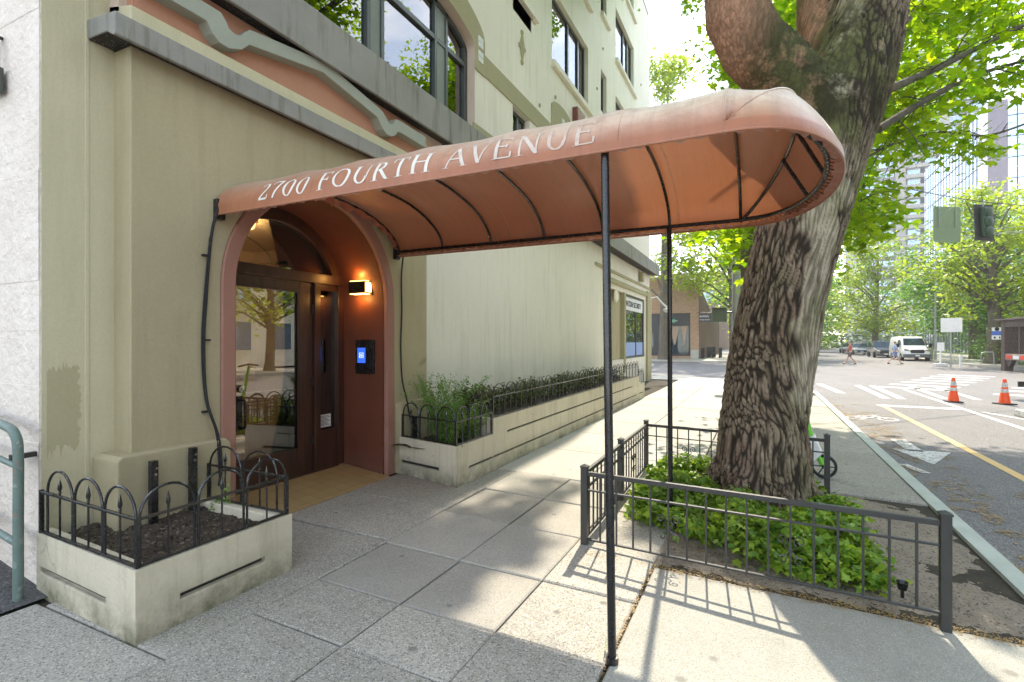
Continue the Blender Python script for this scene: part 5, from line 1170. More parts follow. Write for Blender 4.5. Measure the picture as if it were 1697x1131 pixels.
# --- generic broadleaf trees
def tree(name, x, y, h, r, trunk_r, label, cat='tree', group=None, n=5200, size=.2, mat='leaf2', base=.28, seed=1, shape=OVAL, z0=-.1, lean=0, keep=None, nclump=70, flat=.8):
    rd = random.Random(seed); rg = np.random.default_rng(seed); t = thing(name, label, cat, (x, y, z0), group)
    m = MB(); top = h*.86; P = [Vector((x+lean*s+.12*math.sin(s*5+seed)*trunk_r*4, y+.1*math.cos(s*4+seed)*trunk_r*4, z0+top*s)) for s in (0,.04,.15,.3,.5,.7,.9,1)]
    m.tube(P, [trunk_r*q for q in (1.35,1.05,.95,.85,.62,.4,.18,.08)], 12)
    cl = []
    for _ in range(nclump):
        a = rd.uniform(0, 2*PI); s = rd.uniform(base, 1.0); q = math.sin(PI*min(1, (s-base)/(1-base)*.80+.16))**.7; rad = r*q*rd.uniform(.35, 1)
        c = Vector((x+lean*s+rad*math.cos(a), y+rad*math.sin(a), z0+h*s*.97)); 
        if keep and not keep(c): continue
        cl.append((c, rd.uniform(.45, 1)*r*.24))
        if rd.random() < .45: b = P[0].lerp(P[-1], max(.2, s*.75)); m.tube([b, (b+c)/2+Vector((0,0,.3)), c], [trunk_r*.3, trunk_r*.16, trunk_r*.05], 6)
    build('trunk', m, M['bark2'], t, smooth=True)
    k = n//max(1, len(cl)); C = np.concatenate([rg.normal(size=(k,3))*np.array([cr, cr, cr*flat])*.62+np.array(c) for c, cr in cl])
    leafcloud('crown', C, size, M[mat], shape, t, (x, y, z0), up=.4, rg=rg); return t
def kp_far(c):
    px, py, d = proj(*c); return not (px < 1082 and py < 420)
# second tree on our pavement
def kp2(c):
    px, py, d = proj(*c)
    if px < 1120: return False
    if py > 150 and px < 1200: return False
    sx, sy = c.x-c.z*CA, c.y-c.z*SA
    if -1.5 < sx < 4.9 and -2.7 < sy < 2.: return False
    return not (5.2 < sx < 11 and .6 < sy < 2.8 and rr.random() < .6)
tree('street_tree', 13.2, .13, 11, 3.6, .27, 'pale barked tree on our pavement partly hidden behind the big maple', n=9000, size=.17, mat='leaf', base=.36, seed=4, keep=kp2, shape=MAPLE, lean=-.1)
# trees over the crossing and beyond; each with its own crown
tree('street_tree', 47.2, 7.8, 27, 6.0, .4, 'tall yellow green tree rising behind the cream building corner', n=6500, size=.34, seed=8, base=.25, keep=kp_far)
tree('street_tree', 49, 2.2, 17, 6.5, .4, 'broad tree over the brick wine shop corner', n=7000, size=.32, seed=9, mat='leaf2', base=.30, keep=lambda c: kp_far(c) and not (proj(*c)[1] > 480 and proj(*c)[0] < 1180))
tree('street_tree', 62, -1.0, 19, 7.5, .45, 'big tree beyond the wine shop, seen between poles', n=7000, size=.38, seed=10, mat='leaf3', base=.2)
tree('street_tree', 80, -.5, 20, 8, .45, 'distant tree closing the left side of the far street', n=6000, size=.45, seed=12, mat='leaf2', base=.15)
tree('park_tree', 49.0, -15.2, 13.0, 5.6, .42, 'green park tree with straight trunk just right of the big white sign back', n=8000, size=.28, seed=21, mat='leaf2', base=.27)
tree('park_tree', 47, -21.5, 11, 5.5, .35, 'park tree behind the dark trailer with low spreading branches', n=8000, size=.28, seed=22, mat='leaf2', base=.27)
tree('park_tree', 60.5, -17.5, 14.5, 6.0, .4, 'dense darker park tree behind the parked white van', n=8000, size=.32, seed=23, mat='leaf3', base=.2)
tree('park_tree', 70, -21, 15, 6.5, .45, 'tall round topped park tree in front of the grey tower', n=8000, size=.36, seed=24, mat='leaf3', base=.2)
tree('park_tree', 86, -14.5, 16, 6.5, .4, 'far park tree standing over the parked cars', n=6500, size=.42, seed=25, mat='leaf2', base=.2)
tree('park_tree', 104, -7.5, 15, 7, .4, 'far tree in the middle of the street vista', n=6000, size=.5, seed=26, mat='leaf3', base=.12)
tree('park_tree', 128, -11, 19, 9, .5, 'hazy last tree of the street vista', n=6000, size=.6, seed=27, mat='leaf2', base=.08)
tree('park_tree', 56, -27, 12, 6, .4, 'yellow green park tree at the right edge below the glass block', n=7000, size=.34, seed=28, mat='leaf2', base=.15)
tree('street_tree', 20, -15.6, 11.5, 4.6, .25, 'street tree on the opposite pavement seen in the door glass', n=5500, size=.26, seed=31, mat='leaf2')
tree('street_tree', 5, -15.4, 10, 4, .22, 'smaller street tree on the opposite pavement seen only in reflections', n=3500, size=.3, seed=32, mat='leaf2')
# low park shrubs
for k, (x, y, r, h, mt, lb) in enumerate(((50.5,-16.5,2.2,2.0,'leaf3','rounded dark shrub between the sign back and the tree trunk'),(47.6,-17.2,1.9,2.3,'leaf2','bright yellow green shrub behind the grey post box'),(46,-19.5,2.2,2.2,'leaf3','dark shrub beside the green rental bike'),(54,-17,2.4,2.2,'leaf3','dark shrub in the shade behind the white van'))):
    rg = np.random.default_rng(50+k); C = rg.normal(size=(1800,3))*np.array([r*.5,r*.5,h*.28])+np.array([x,y,h*.5-.1]); C[:,2] = np.maximum(C[:,2], -.05)
    o = leafcloud('shrub', C, .16, M[mt], OVAL, None, (x,y,-.09), rg=rg); setp(o, lb, 'shrub')
# dark understory mass behind the park edge
rg = np.random.default_rng(77); C = np.stack([rg.uniform(50, 120, 16000), rg.uniform(-33, -24, 16000), rg.random(16000)**1.4*7-.1], 1)
o = leafcloud('park_thicket', C, .6, M['leaf3'], OVAL, None, (85,-29,0), rg=rg); setp(o, 'dark green undergrowth filling the park behind the street trees', 'undergrowth', kind='stuff')
rg = np.random.default_rng(78); C = np.stack([rg.uniform(140, 150, 9000), rg.uniform(-30, 12, 9000), rg.random(9000)**1.2*14-.1], 1)
o = leafcloud('street_greenery', C, .9, M['leaf3'], OVAL, None, (145,-8,0), rg=rg); setp(o, 'hazy mass of leaves closing the end of the street', 'greenery', kind='stuff')

# --- litter: dry blossom in the gutter, specks on the pavement
C = []
for _ in range(27000):
    x = 3.2+14.5*rr.random()**1.3; w = rr.random()**2.3; y = -1.72-w*(.75+.55*mn.noise((x*.7, 3, 1))+.3*mn.noise((x*3, 1, 1)))*(1.25 if x > 7 else .8)
    if mn.noise((x*1.6, y*2.5, 2))+.5*mn.noise((x*6, y*8, 5)) < -.10+.35*w: continue
    C.append((x, y, RZ+.004+rr.random()*.008))
o = leafcloud('blossom_litter', C, .028, M['litter'], QUAD, None, (8,-2,-.2), up=.92, fold=.05); setp(o, 'brown yellow dry blossom litter gathered in the gutter along the kerb', 'litter', kind='stuff')
C = []
for _ in range(1400): C.append((rr.uniform(3.75,6.6), rr.uniform(-1.5,1.1), .0)); C[-1] = (C[-1][0], C[-1][1], pitz(C[-1][0], C[-1][1])+.006)
for _ in range(600): C.append((rr.uniform(3.7,3.8), rr.uniform(-1.4,1.2), .0)); C[-1] = (C[-1][0], C[-1][1], sz(C[-1][1])+.004)
for _ in range(140): y = rr.uniform(-1.4, 3.7); C.append((rr.uniform(1,9), y, sz(y)+.007))
for _ in range(900): y = rr.uniform(-1.5, .66); C.append((3.745+rr.gauss(0,.035), y, sz(y)+.006))
for _ in range(500): x = rr.uniform(.5, 3.7); C.append((x, .685+rr.gauss(0,.006), sz(.68)+.003))
o = leafcloud('leaf_litter', C, .013, M['litter'], QUAD, None, (4,0,-.1), up=.9, fold=.05); setp(o, 'fine brown leaf litter along the pavement joints and tree pit edge', 'litter', kind='stuff')
for k, (x, y, lb) in enumerate(((2.62,.72,'green maple leaf standing by the foot of the near awning pole'),)):
    V = [(x+.0+.07*q[0]*.8, y+.02*q[0], sz(y)+.0+.10*(q[1]+.1)) for q in MAPLE]; m = MB(); m.add(V, [tuple(range(len(V)))]); build('fallen_leaf', m, M['leaf'], org=(x,y,0), label=lb, cat='leaf')

# ------------------------------------------------------------------ street furniture
def cyl(m, x, y, z0, z1, r, n=12, r2=None): m.tube([(x,y,z0),(x,y,z1)], [r, r2 if r2 is not None else r], n)
# metal strain pole with pedestrian signal
t = thing('signal_pole', 'tall pale grey green metal pole between the two pavement trees', 'pole', (18.5, .70, -.06))
m = MB(); m.tube([(18.5,.7,-.06),(18.5,.7,4),(18.5,.7,9.5)], [.145,.135,.11], 18); build('shaft', m, M['galv'], t, smooth=True)
m = MB(); m.lathe((18.5,.7,-.06), [(.25,0),(.25,.10),(.17,.14),(.15,.2)], 16); build('base', m, M['galv'], t, smooth=True)
m = MB(); m.lathe((18.5,.7,3.9), [(.15,0),(.165,.02),(.165,.14),(.15,.16)], 16); m.lathe((18.5,.7,6.0), [(.14,0),(.155,.02),(.155,.10),(.14,.12)], 16); build('collar', m, M['bronze'], t, smooth=True)
t = thing('pedestrian_signal', 'dark boxy pedestrian signal seen from behind on the pale pole', 'signal', (18.3, 1.2, 2.2))
m = MB(); m.box(18.15,18.45,.98,1.42,2.17,2.62); build('housing', m, paint('dull_green_box', (.10,.13,.09), .5), t, bevel=.02)
m = MB(); m.box(18.05,18.16,.97,1.43,2.60,2.63); m.tube([(18.4,1.0,2.5),(18.45,.8,2.5)], .03, 8); build('visor', m, M['bronze'], t)
# span wire with sign and signal head
def cat_wire(a, b, sagm, r, n=16): a = Vector(a); b = Vector(b); return [a.lerp(b, k/n)-Vector((0,0,sagm*4*(k/n)*(1-k/n))) for k in range(n+1)], r
WA, WB = (18.5,.7,8.3), (33.5,-13.9,7.9)
P, r = cat_wire(WA, WB, .75, .018); m = MB(); m.tube(P, r, 6); build('span_wire', m, M['bronze'], org=WA, label='thick dark wire carrying the hanging sign and signal head', cat='wire')
def on_wire(s): a = Vector(WA).lerp(Vector(WB), s); a.z -= .75*4*s*(1-s); return a
s_ = .51; c = on_wire(s_); wd = Vector((.68,-.733,0))
t = thing('hanging_sign', 'blank grey green sign back hanging from the span wire', 'sign', tuple(c))
m = MB(); hw = .62; zt_ = c.z-.42; zb_ = zt_-1.42
poly = []
for (cx, cz, a0) in ((hw-.08, zt_-.08, 0), (-hw+.08, zt_-.08, 90), (-hw+.08, zb_+.08, 180), (hw-.08, zb_+.08, 270)):
    for k in range(5): a = math.radians(a0+22.5*k); poly.append((cx+.08*math.cos(a), cz+.08*math.sin(a)))
nrm = Vector((.8,.6,0)); wd2 = Vector((.55,-.835,0)); nn_ = Vector((.835,.55,0))
vs = [(c.x+wd2.x*p[0]+nn_.x*q, c.y+wd2.y*p[0]+nn_.y*q, p[1]) for q in (-.01,.01) for p in poly]; n = len(poly)
m.add(vs, [tuple(range(n)), tuple(range(2*n-1,n-1,-1))]+[(i,(i+1)%n,(i+1)%n+n,i+n) for i in range(n)]); build('sign_panel', m, paint('olive_sign_back', (.20,.27,.16), .6), t)
m = MB()
for q in (-.42,.34): m.tube([(c.x+wd2.x*q-.03, c.y+wd2.y*q-.03, zt_-.85),(c.x+wd2.x*q-.03, c.y+wd2.y*q-.03, c.z+.02)], .02, 6)
build('hanger', m, M['galv'], t)
c = on_wire(.62); t = thing('traffic_signal', 'hanging signal head with three round housings seen from behind', 'traffic light', tuple(c))
def plate(m, c, U, Nn, x0, x1, z0, z1, d0, d1, tilt=0):
    vs = [(c.x+U.x*(p+tilt*(q))+Nn.x*d, c.y+U.y*(p+tilt*q)+Nn.y*d, c.z+q) for d in (d0,d1) for p, q in ((x0,z0),(x1,z0),(x1,z1),(x0,z1))]
    m.add(vs, [(0,1,2,3),(7,6,5,4),(0,4,5,1),(1,5,6,2),(2,6,7,3),(3,7,4,0)])
m = MB(); plate(m, c, wd2, nn_, -.46, .46, -1.62, -.12, 0, .02, -.06); build('backplate', m, M['bronze'], t)
m = MB(); plate(m, c, wd2, nn_, -.2, .26, -1.45, -.25, -.16, -.005, -.06); build('housing', m, paint('dark_green_housing', (.04,.075,.05), .35), t, bevel=.03)
for k in range(3):
    zz = -.45-.40*k; m = MB(); cc = c+wd2*(.03-.06*zz)+Vector((0,0,zz)); ring = []
    vs = []
    for (r_, d_) in ((.19,-.161),(.20,-.20),(.15,-.23),(.02,-.235)):
        for a in range(16): th = 2*PI*a/16; v = cc+wd2*(r_*math.cos(th))+Vector((0,0,r_*math.sin(th)))+nn_*d_; vs.append(tuple(v))
    m.add(vs, [(i*16+a, i*16+(a+1)%16, (i+1)*16+(a+1)%16, (i+1)*16+a) for i in range(3) for a in range(16)]+[tuple(range(48,64))]); build('lens_housing', m, bpy.data.materials['dark_green_housing'], t, smooth=True)
m = MB(); m.tube([c, c-Vector((0,0,.2))], .03, 8); build('hanger', m, M['galv'], t)
# thin overhead trolley wires
for k, (a, b, lb) in enumerate((((28,-20,6.3),(28,24,6.3),'lowest thin overhead wire across the crossing'),((31,-22,7.0),(31,26,6.9),'upper thin overhead wire across the crossing'),((36,-26,7.6),(36,20,7.4),'farthest thin overhead wire across the crossing'),((21,-6.5,6.6),(140,-6.0,6.6),'long thin wire running down the street'),((16.5,-.2,8.6),(60,9,8.0),'thin cable from the second pavement tree towards the wine shop'))):
    P, r = cat_wire(a, b, .35, .011); m = MB(); m.tube(P, r, 4); build('overhead_wire', m, M['galv'], org=a, label=lb, cat='wire')
# cones
cone0 = thing('traffic_cone', 'orange traffic cone with two pale bands, left one of the pair', 'traffic cone', (19.0, -5.05, RZ), 'traffic cones on the road')
m = MB(); m.box(18.81,19.19,-5.24,-4.86,RZ+.001,RZ+.035); build('base', m, M['rubber'], cone0, bevel=.01)
m = MB(); m.lathe((19,-5.05,RZ+.03), [(.135,0),(.13,.02),(.0415,.66),(.03,.68),(.0,.68)], 24); cb = build('cone_body', m, M['orange'], cone0, smooth=True)
def crad(z): return .13-(.0885)*(z-.02)/.64
for z0, z1 in ((.30,.40),(.45,.58)):
    m = MB(); m.lathe((19,-5.05,RZ+.03), [(crad(z0)+.0005,z0),(crad(z0)+.004,z0),(crad(z1)+.004,z1),(crad(z1)+.0005,z1)], 24); build('reflective_band', m, M['mark'], cone0, smooth=True)
copy_tree(cone0, (18.95,-6.16,RZ), .5, label='orange traffic cone with two pale bands, right one of the pair')
# barricade and delineator at the right edge
t = thing('barricade', 'low dark barricade board at the right edge behind the cone', 'barricade', (20.6, -7.6, RZ))
m = MB(); m.bar((20.3,-6.9,.27),(20.9,-9.2,.27),.04,.16); build('board', m, M['bronze'], t, bevel=.005)
m = MB(); m.box(20.35,20.9,-8.7,-8.6,RZ,RZ+.06); m.bar((20.55,-7.75,RZ),(20.45,-7.75,.3),.05); m.bar((20.75,-8.7,RZ),(20.7,-8.7,.3),.05); build('leg', m, M['galv'], t)
t = thing('delineator_post', 'short pale post with grey bands on a white block', 'bollard', (15.9, -5.65, RZ))
m = MB(); m.tube([(15.9,-5.65,RZ+.05),(15.93,-5.63,.62)], .05, 12); build('post', m, paint('cream_plastic', (.55,.50,.40), .5), t, smooth=True)
for z in (.32,.50): m = MB(); m.lathe((15.925,-5.635,z), [(.0515,0),(.0515,.08)], 12); build('band', m, M['galv'], t, smooth=True)
m = MB(); m.prism([(15.5,RZ+.002),(16.3,RZ+.002),(16.2,RZ+.16),(15.6,RZ+.16)], -6.3, -5.45, 'y'); build('block', m, M['mark'], t, bevel=.02)
# parked e-scooter behind the tree fence
t = thing('electric_scooter', 'green and white shared electric scooter parked behind the trunk', 'scooter', (7.2,-.35,-.06))
def P3(u, v, z): d = Vector((-.12,-.99,0)); s = Vector((.99,-.12,0)); return Vector((7.2,-.35,0))+d*u+s*v+Vector((0,0,z))
gz = sz(-.5)
def wheel(cu, r, w, nm='wheel'):
    m = MB(); vs = []; K = 26; prof = ((r-.03,-w),(r-.008,-w),(r,-w*.5),(r,w*.5),(r-.008,w),(r-.03,w))
    for k in range(K):
        a = 2*PI*k/K
        for q, b in prof: vs.append(P3(cu+q*math.cos(a), b, gz+r+q*math.sin(a)))
    n = len(prof); m.add(vs, [(k*n+i, k*n+(i+1)%n, ((k+1)%K)*n+(i+1)%n, ((k+1)%K)*n+i) for k in range(K) for i in range(n)])
    o = build(nm, m, M['rubber'], t, smooth=True)
    m = MB()
    for k in range(6): a = 2*PI*k/6; m.bar(P3(cu, 0, gz+r), P3(cu+(r-.02)*math.cos(a), 0, gz+r+(r-.02)*math.sin(a)), .014)
    m.tube([P3(cu,-w,gz+r), P3(cu,w,gz+r)], .025, 10); build('rim', m, M['bronze'], o); return o
wheel(.34,.14,.03); wheel(-.62,.13,.03)
m = MB(); m.tube([P3(.33,0,gz+.16), P3(.20,0,gz+.5), P3(.05,0,gz+1.13)], [.035,.034,.026], 12); build('stem', m, M['lime'], t, smooth=True)
m = MB(); m.tube([P3(.05,-.26,gz+1.12), P3(.07,0,gz+1.16), P3(.05,.26,gz+1.12)], .017, 10); m.box(0,0,0,0,0,0) if False else None; build('handlebar', m, M['rubber'], t, smooth=True)
m = MB(); m.tube([P3(.06,.1,gz+1.14), P3(.14,.12,gz+1.09), P3(.12,.24,gz+1.07)], .007, 6); build('brake_lever', m, M['rubber'], t)
m = MB(); pts = [P3(.22,0,gz+.5), P3(.30,0,gz+.36), P3(.34,0,gz+.29), P3(.16,0,gz+.17), P3(-.5,0,gz+.15), P3(-.72,0,gz+.24)]
vs = [Vector(p)+Vector((.99,-.12,0))*sg*.065 for sg in (-1,1) for p in [P3(.24,0,gz+.52), P3(.33,0,gz+.30), P3(.18,0,gz+.12), P3(-.5,0,gz+.10), P3(-.76,0,gz+.22), P3(-.72,0,gz+.27), P3(-.5,0,gz+.165), P3(.0,0,gz+.20), P3(.10,0,gz+.40)]]
m.add(vs, [tuple(range(9)), tuple(range(17,8,-1))]+[(i,(i+1)%9,(i+1)%9+9,i+9) for i in range(9)]); build('deck', m, M['wpaint'], t, bevel=.012)
# brick wine shop across the side street
t = thing('wine_shop', 'small brick wine shop with black shopfront on the far corner', 'shop', (50, 8, -.1))
XB, YB0, YB1 = 50.0, 5.05, 22.0
m = MB(); m.panel((XB,YB1,-.1),(0,-1,0),(0,0,1),(-1,0,0), YB1-YB0-.01, 6.3, [(1.0, YB1-YB0-.75, .25, 4.25, .35, True)]); m.prism([(YB0,6.2),(YB1,6.2),(YB1,6.9),(13,6.9),(12,7.4),(YB0+1.2,7.4),(YB0,6.75)], XB, XB+.4, 'x')
build('wall', m, M['brick'], t)
m = MB(); m.prism([(XB+.02,-.1),(76,-.1),(76,4.2),(62,5.0),(XB+3,6.4),(XB+.02,6.5)], YB0, YB0+.3, 'y'); build('wall', m, M['brick_dark'], t)
m = MB(); m.box(XB-.06,XB+.02,YB0+.02,YB0+.7,-.1,.75); build('wall_base', m, M['galv'], t)
blk = paint('shopfront_black', (.045,.047,.05), .5)
m = MB(); y0, y1 = YB0+.75, YB1-1.0
m.box(XB+.10,XB+.3,y0,y1,2.95,4.2); m.box(XB+.12,XB+.3,y0,y1,-.05,.35)
for yy in (y0, y0+2.9, y0+4.7, y0+4.85, y0+7.6, y0+10.4, y1-.15): m.box(XB+.08,XB+.3,yy,yy+.15,.3,3.0)
for k in range(9): m.box(XB+.07,XB+.12,y0+.9*k,y0+.9*k+.05,2.95,4.2)
m.box(XB+.12,XB+.3,y0+3.05,y0+4.7,.3,3.0)
build('shopfront', m, blk, t)
m = MB(); m.box(XB+.2,XB+.22,y0+.15,y0+2.9,.35,2.95); m.box(XB+.1,XB+.115,y0+3.35,y0+4.4,.9,2.3); m.box(XB+.2,XB+.22,y0+5,y1,.35,2.95); build('shop_glass', m, M['carglass'], t)
m = MB()
for yy, w in ((y0+.3,.5),(y0+.95,.9),(y0+2.2,.6)):
    m.prism([(yy,2.95),(yy+w,2.95),(yy+w*.6,1.2),(yy+w*.45,1.2)], XB+.17, XB+.19, 'x')
build('drape', m, paint('beige_cloth', (.40,.30,.22), .9), t)
m = MB(); m.box(XB+.02,XB+.06,y0+1.35,y0+2.6,3.25,3.62); gs = build('green_sign', m, paint('green_sign', (.03,.35,.17), .6), t)
text('WINE ROOM', .24, (XB+.01, y0+2.55, 3.34), RX, M['paper'], gs)
text('BARREL WINE', .42, (XB+.05, y0+7.0, 2.98), RX, M['paper'], t)
text('SHOP BAR', .2, (XB+.08, y0+4.4, 2.62), RX, M['galv'], t)
m = MB(); m.box(XB-.9,XB-.82,YB0-1.15,YB0-.1,3.25,4.0); hs = thing('blade_sign', 'small black sign hanging off the wine shop corner', 'sign', (XB-.86,YB0-.1,3.6)); build('sign_panel', m, blk, hs)
text('BARREL', .24, (XB-.91, YB0-.15, 3.68), RX, M['paper'], hs); text('WINE ROOM', .15, (XB-.91, YB0-.15, 3.40), RX, M['paper'], hs)
m = MB(); m.tube([(XB-.86,YB0+.1,4.1),(XB-.86,YB0-1.2,4.1)], .03, 6); build('arm', m, blk, hs)
m = MB(); m.box(XB+2,XB+2.06,YB0-.3,YB0-.0,-.1,.9)
for k in range(10): m.tube([(XB+3+.5*k,YB0-1.5,-.1),(XB+3+.5*k,YB0-1.5,.9)], .02, 5)
m.bar((XB+3,YB0-1.5,.9),(XB+7.5,YB0-1.5,.9),.05); build('patio_railing', m, blk, org=(XB+5,YB0-1.5,-.1), label='black patio railing beside the wine shop', cat='railing')
m = MB()
for k in range(5): m.box(XB+3.2+k*1.0,XB+3.8+k*1.0,YB0-.9,YB0-.3,-.1,1.0); m.box(XB+3.2+k,XB+3.8+k,YB0-.9,YB0-.84,.9,1.6)
for k in range(5):
    mm = MB(); x0 = XB+3.2+k; mm.box(x0,x0+.5,YB0-.9,YB0-.4,.40,.46); mm.box(x0,x0+.05,YB0-.9,YB0-.4,.46,.95)
    for a in (0,.45):
        for b in (0,.45): mm.box(x0+a,x0+a+.04,YB0-.9+b,YB0-.86+b,-.1,.40)
    build('patio_chair', mm, blk, org=(x0,YB0-.6,-.1), label=f'{ords[k]} dark patio chair beside the wine shop counting from the corner', cat='chair', group='patio chairs')

# ------------------------------------------------------------------ grey residential tower and glass office block
tw = thing('tower', 'tall grey residential tower with rows of white windows and balconies', 'tower', (215, -45, -.1))
XT = 200
tg = rough_mat('tower_grey', (.20,.20,.22), (.17,.17,.19), .8, .1, 2, .1, .05); tc = rough_mat('tower_concrete', (.38,.36,.34), (.34,.32,.30), .8, .1, 2, .1, .05)
m = MB(); m.box(XT,XT+30,-45,-29,-.1,88); m.box(XT+3,XT+30,-62,-45,-.1,93); build('wall', m, tg, tw)
m = MB()
m.box(XT-.8,XT+.1,-41.2,-38.6,-.1,89); m.box(XT-.5,XT+.1,-52.3,-49.6,-.1,94); m.box(XT-.5,XT+.1,-29.8,-28.6,-.1,86)
m.box(XT+1,XT+4,-60,-54,93,100); 
build('pier', m, tc, tw)
m = MB()
for k in range(29): z = 3.15*k+2.2; m.box(XT-1.4,XT+.05,-49.6,-41.2,z-.25,z+.9); 
build('balcony_parapet', m, tc, tw)
twp = []
FLO = 3.15
cand = []
for k in range(29):
    z = FLO*k+3.3
    for y0, w in ((-33.4,3.8),(-38.2,3.8),(-45.0,3.2),(-48.8,2.6),(-56.2,3.4),(-60.6,3.4)): cand.append((XT if y0 > -50 else XT+3, y0, w, z))
cand.sort(key=lambda c: -c[3]); vis = [c for c in cand if 30 < c[3] < 84][:98]; rest = [c for c in cand if c not in vis]
wfm = paint('white_window_frame', (.7,.72,.75), .5); wgl = paint('sky_reflecting_glass', (.30,.42,.56), .12, .6, .35)
def twin(m, g, x, y, w, z):
    h = 1.75
    m.box(x-.12,x+.02,y,y+w,z,z+.16); m.box(x-.12,x+.02,y,y+w,z+h-.16,z+h); 
    for q in (0, w*.33, w*.67, w-.14): m.box(x-.13,x+.02,y+q,y+q+.14,z+.16,z+h-.16)
    g.box(x-.04,x-.0,y+.05,y+w-.05,z+.08,z+h-.08)
for c in vis:
    m = MB(); g_ = MB(); twin(m, g_, *c); o = build('window', m, wfm, tw); build('pane', g_, wgl, o)
m = MB(); g_ = MB()
for c in rest: twin(m, g_, *c)
o = build('lower_windows', m, wfm, tw, kind='stuff'); build('pane', g_, wgl, o)
ob = thing('office_block', 'mirror glass office block with a fine grid and dark corner strip', 'office building', (90, -24, -.1))
def mirror():
    m, nt, bs, out = nodes('mirror_facade'); co_ = coords(nt, (.28,.28,.28), obj=False); 
    nt.links.new(mix(nt, ramp(nt, noise(nt, co_, 1, 2), .3, .7), (.42,.55,.66), (.60,.70,.78)), bs.inputs['Base Color']); bs.inputs['Metallic'].default_value = .85; bs.inputs['Roughness'].default_value = .12
    bump(nt, bs, noise(nt, co_, .5, 2), .02, 1.); return m
M['mirror'] = mirror()
m = MB(); m.box(78,104,-50,-24,-.1,29); build('facade', m, M['mirror'], ob)
m = MB(); m.box(77.5,80.5,-25.5,-23.7,-.1,29.2); build('corner_strip', m, paint('dark_brown_glass', (.24,.20,.22), .2, .4, .3), ob)
m = MB()
for k in range(19): m.box(80.5+1.27*k,80.56+1.27*k,-23.98,-23.9,-.1,29)
for k in range(12): m.box(80.5,104,-23.99,-23.92,2.4*k+1,2.4*k+1.07)
for k in range(17): m.box(77.9,77.99,-26.5-1.27*k,-26.44-1.27*k,-.1,29)
for k in range(12): m.box(77.93,77.99,-50,-25.5,2.4*k+1,2.4*k+1.07)
build('glazing_grid', m, paint('dark_grid', (.07,.08,.10), .4), ob)
# plain buildings that close the view behind the trees and opposite
for nm, lb, bx, c_ in (('side_building','pale plain building behind the park at the right edge',(60,76,-48,-33,15),(.30,.29,.27)),('far_building','distant cream block down the street seen through the trees',(150,170,-6,20,16),(.42,.40,.36)),('far_building','distant brown block at the left of the street end',(95,120,6,30,13),(.28,.20,.16))):
    t = thing(nm, lb, 'building', ((bx[0]+bx[1])/2,(bx[2]+bx[3])/2,-.1)); m = MB(); m.box(*bx[:4],-.1,bx[4]); m.box(bx[0]-.3,bx[1]+.3,bx[2]-.3,bx[3]+.3,bx[4],bx[4]+.5); build('wall', m, rough_mat(nm+'_wall', c_, tuple(q*.9 for q in c_), .85, .2, 5, .2, .02), t)
    for f_ in range(3):
        for k in range(int((bx[3]-bx[2])/4)):
            yy = bx[2]+1.2+4*k; zz = 1.2+3.6*f_; m = MB(); m.box(bx[0]-.05,bx[0]+.05,yy,yy+1.8,zz,zz+1.7); build('window', m, wgl, t)
for nm, lb, x0_, x1_, hh, mt in (('opposite_building','long brown brick building opposite, seen in the door glass',-14,16,12,'brick_dark'),('opposite_building','pale rendered building opposite, seen in the door glass',16.3,34,15,'cream')):
    t = thing(nm, lb, 'building', (x0_, -19.2, -.1)); m = MB(); m.box(x0_,x1_,-30,-19.2,-.1,hh); build('wall', m, M[mt], t)
    for f_ in range(4):
        for k in range(int((x1_-x0_)/3)): 
            xx = x0_+.8+3*k; m = MB(); m.box(xx,xx+1.5,-19.23,-19.15,1.0+3*f_,2.7+3*f_); build('window', m, wgl, t)

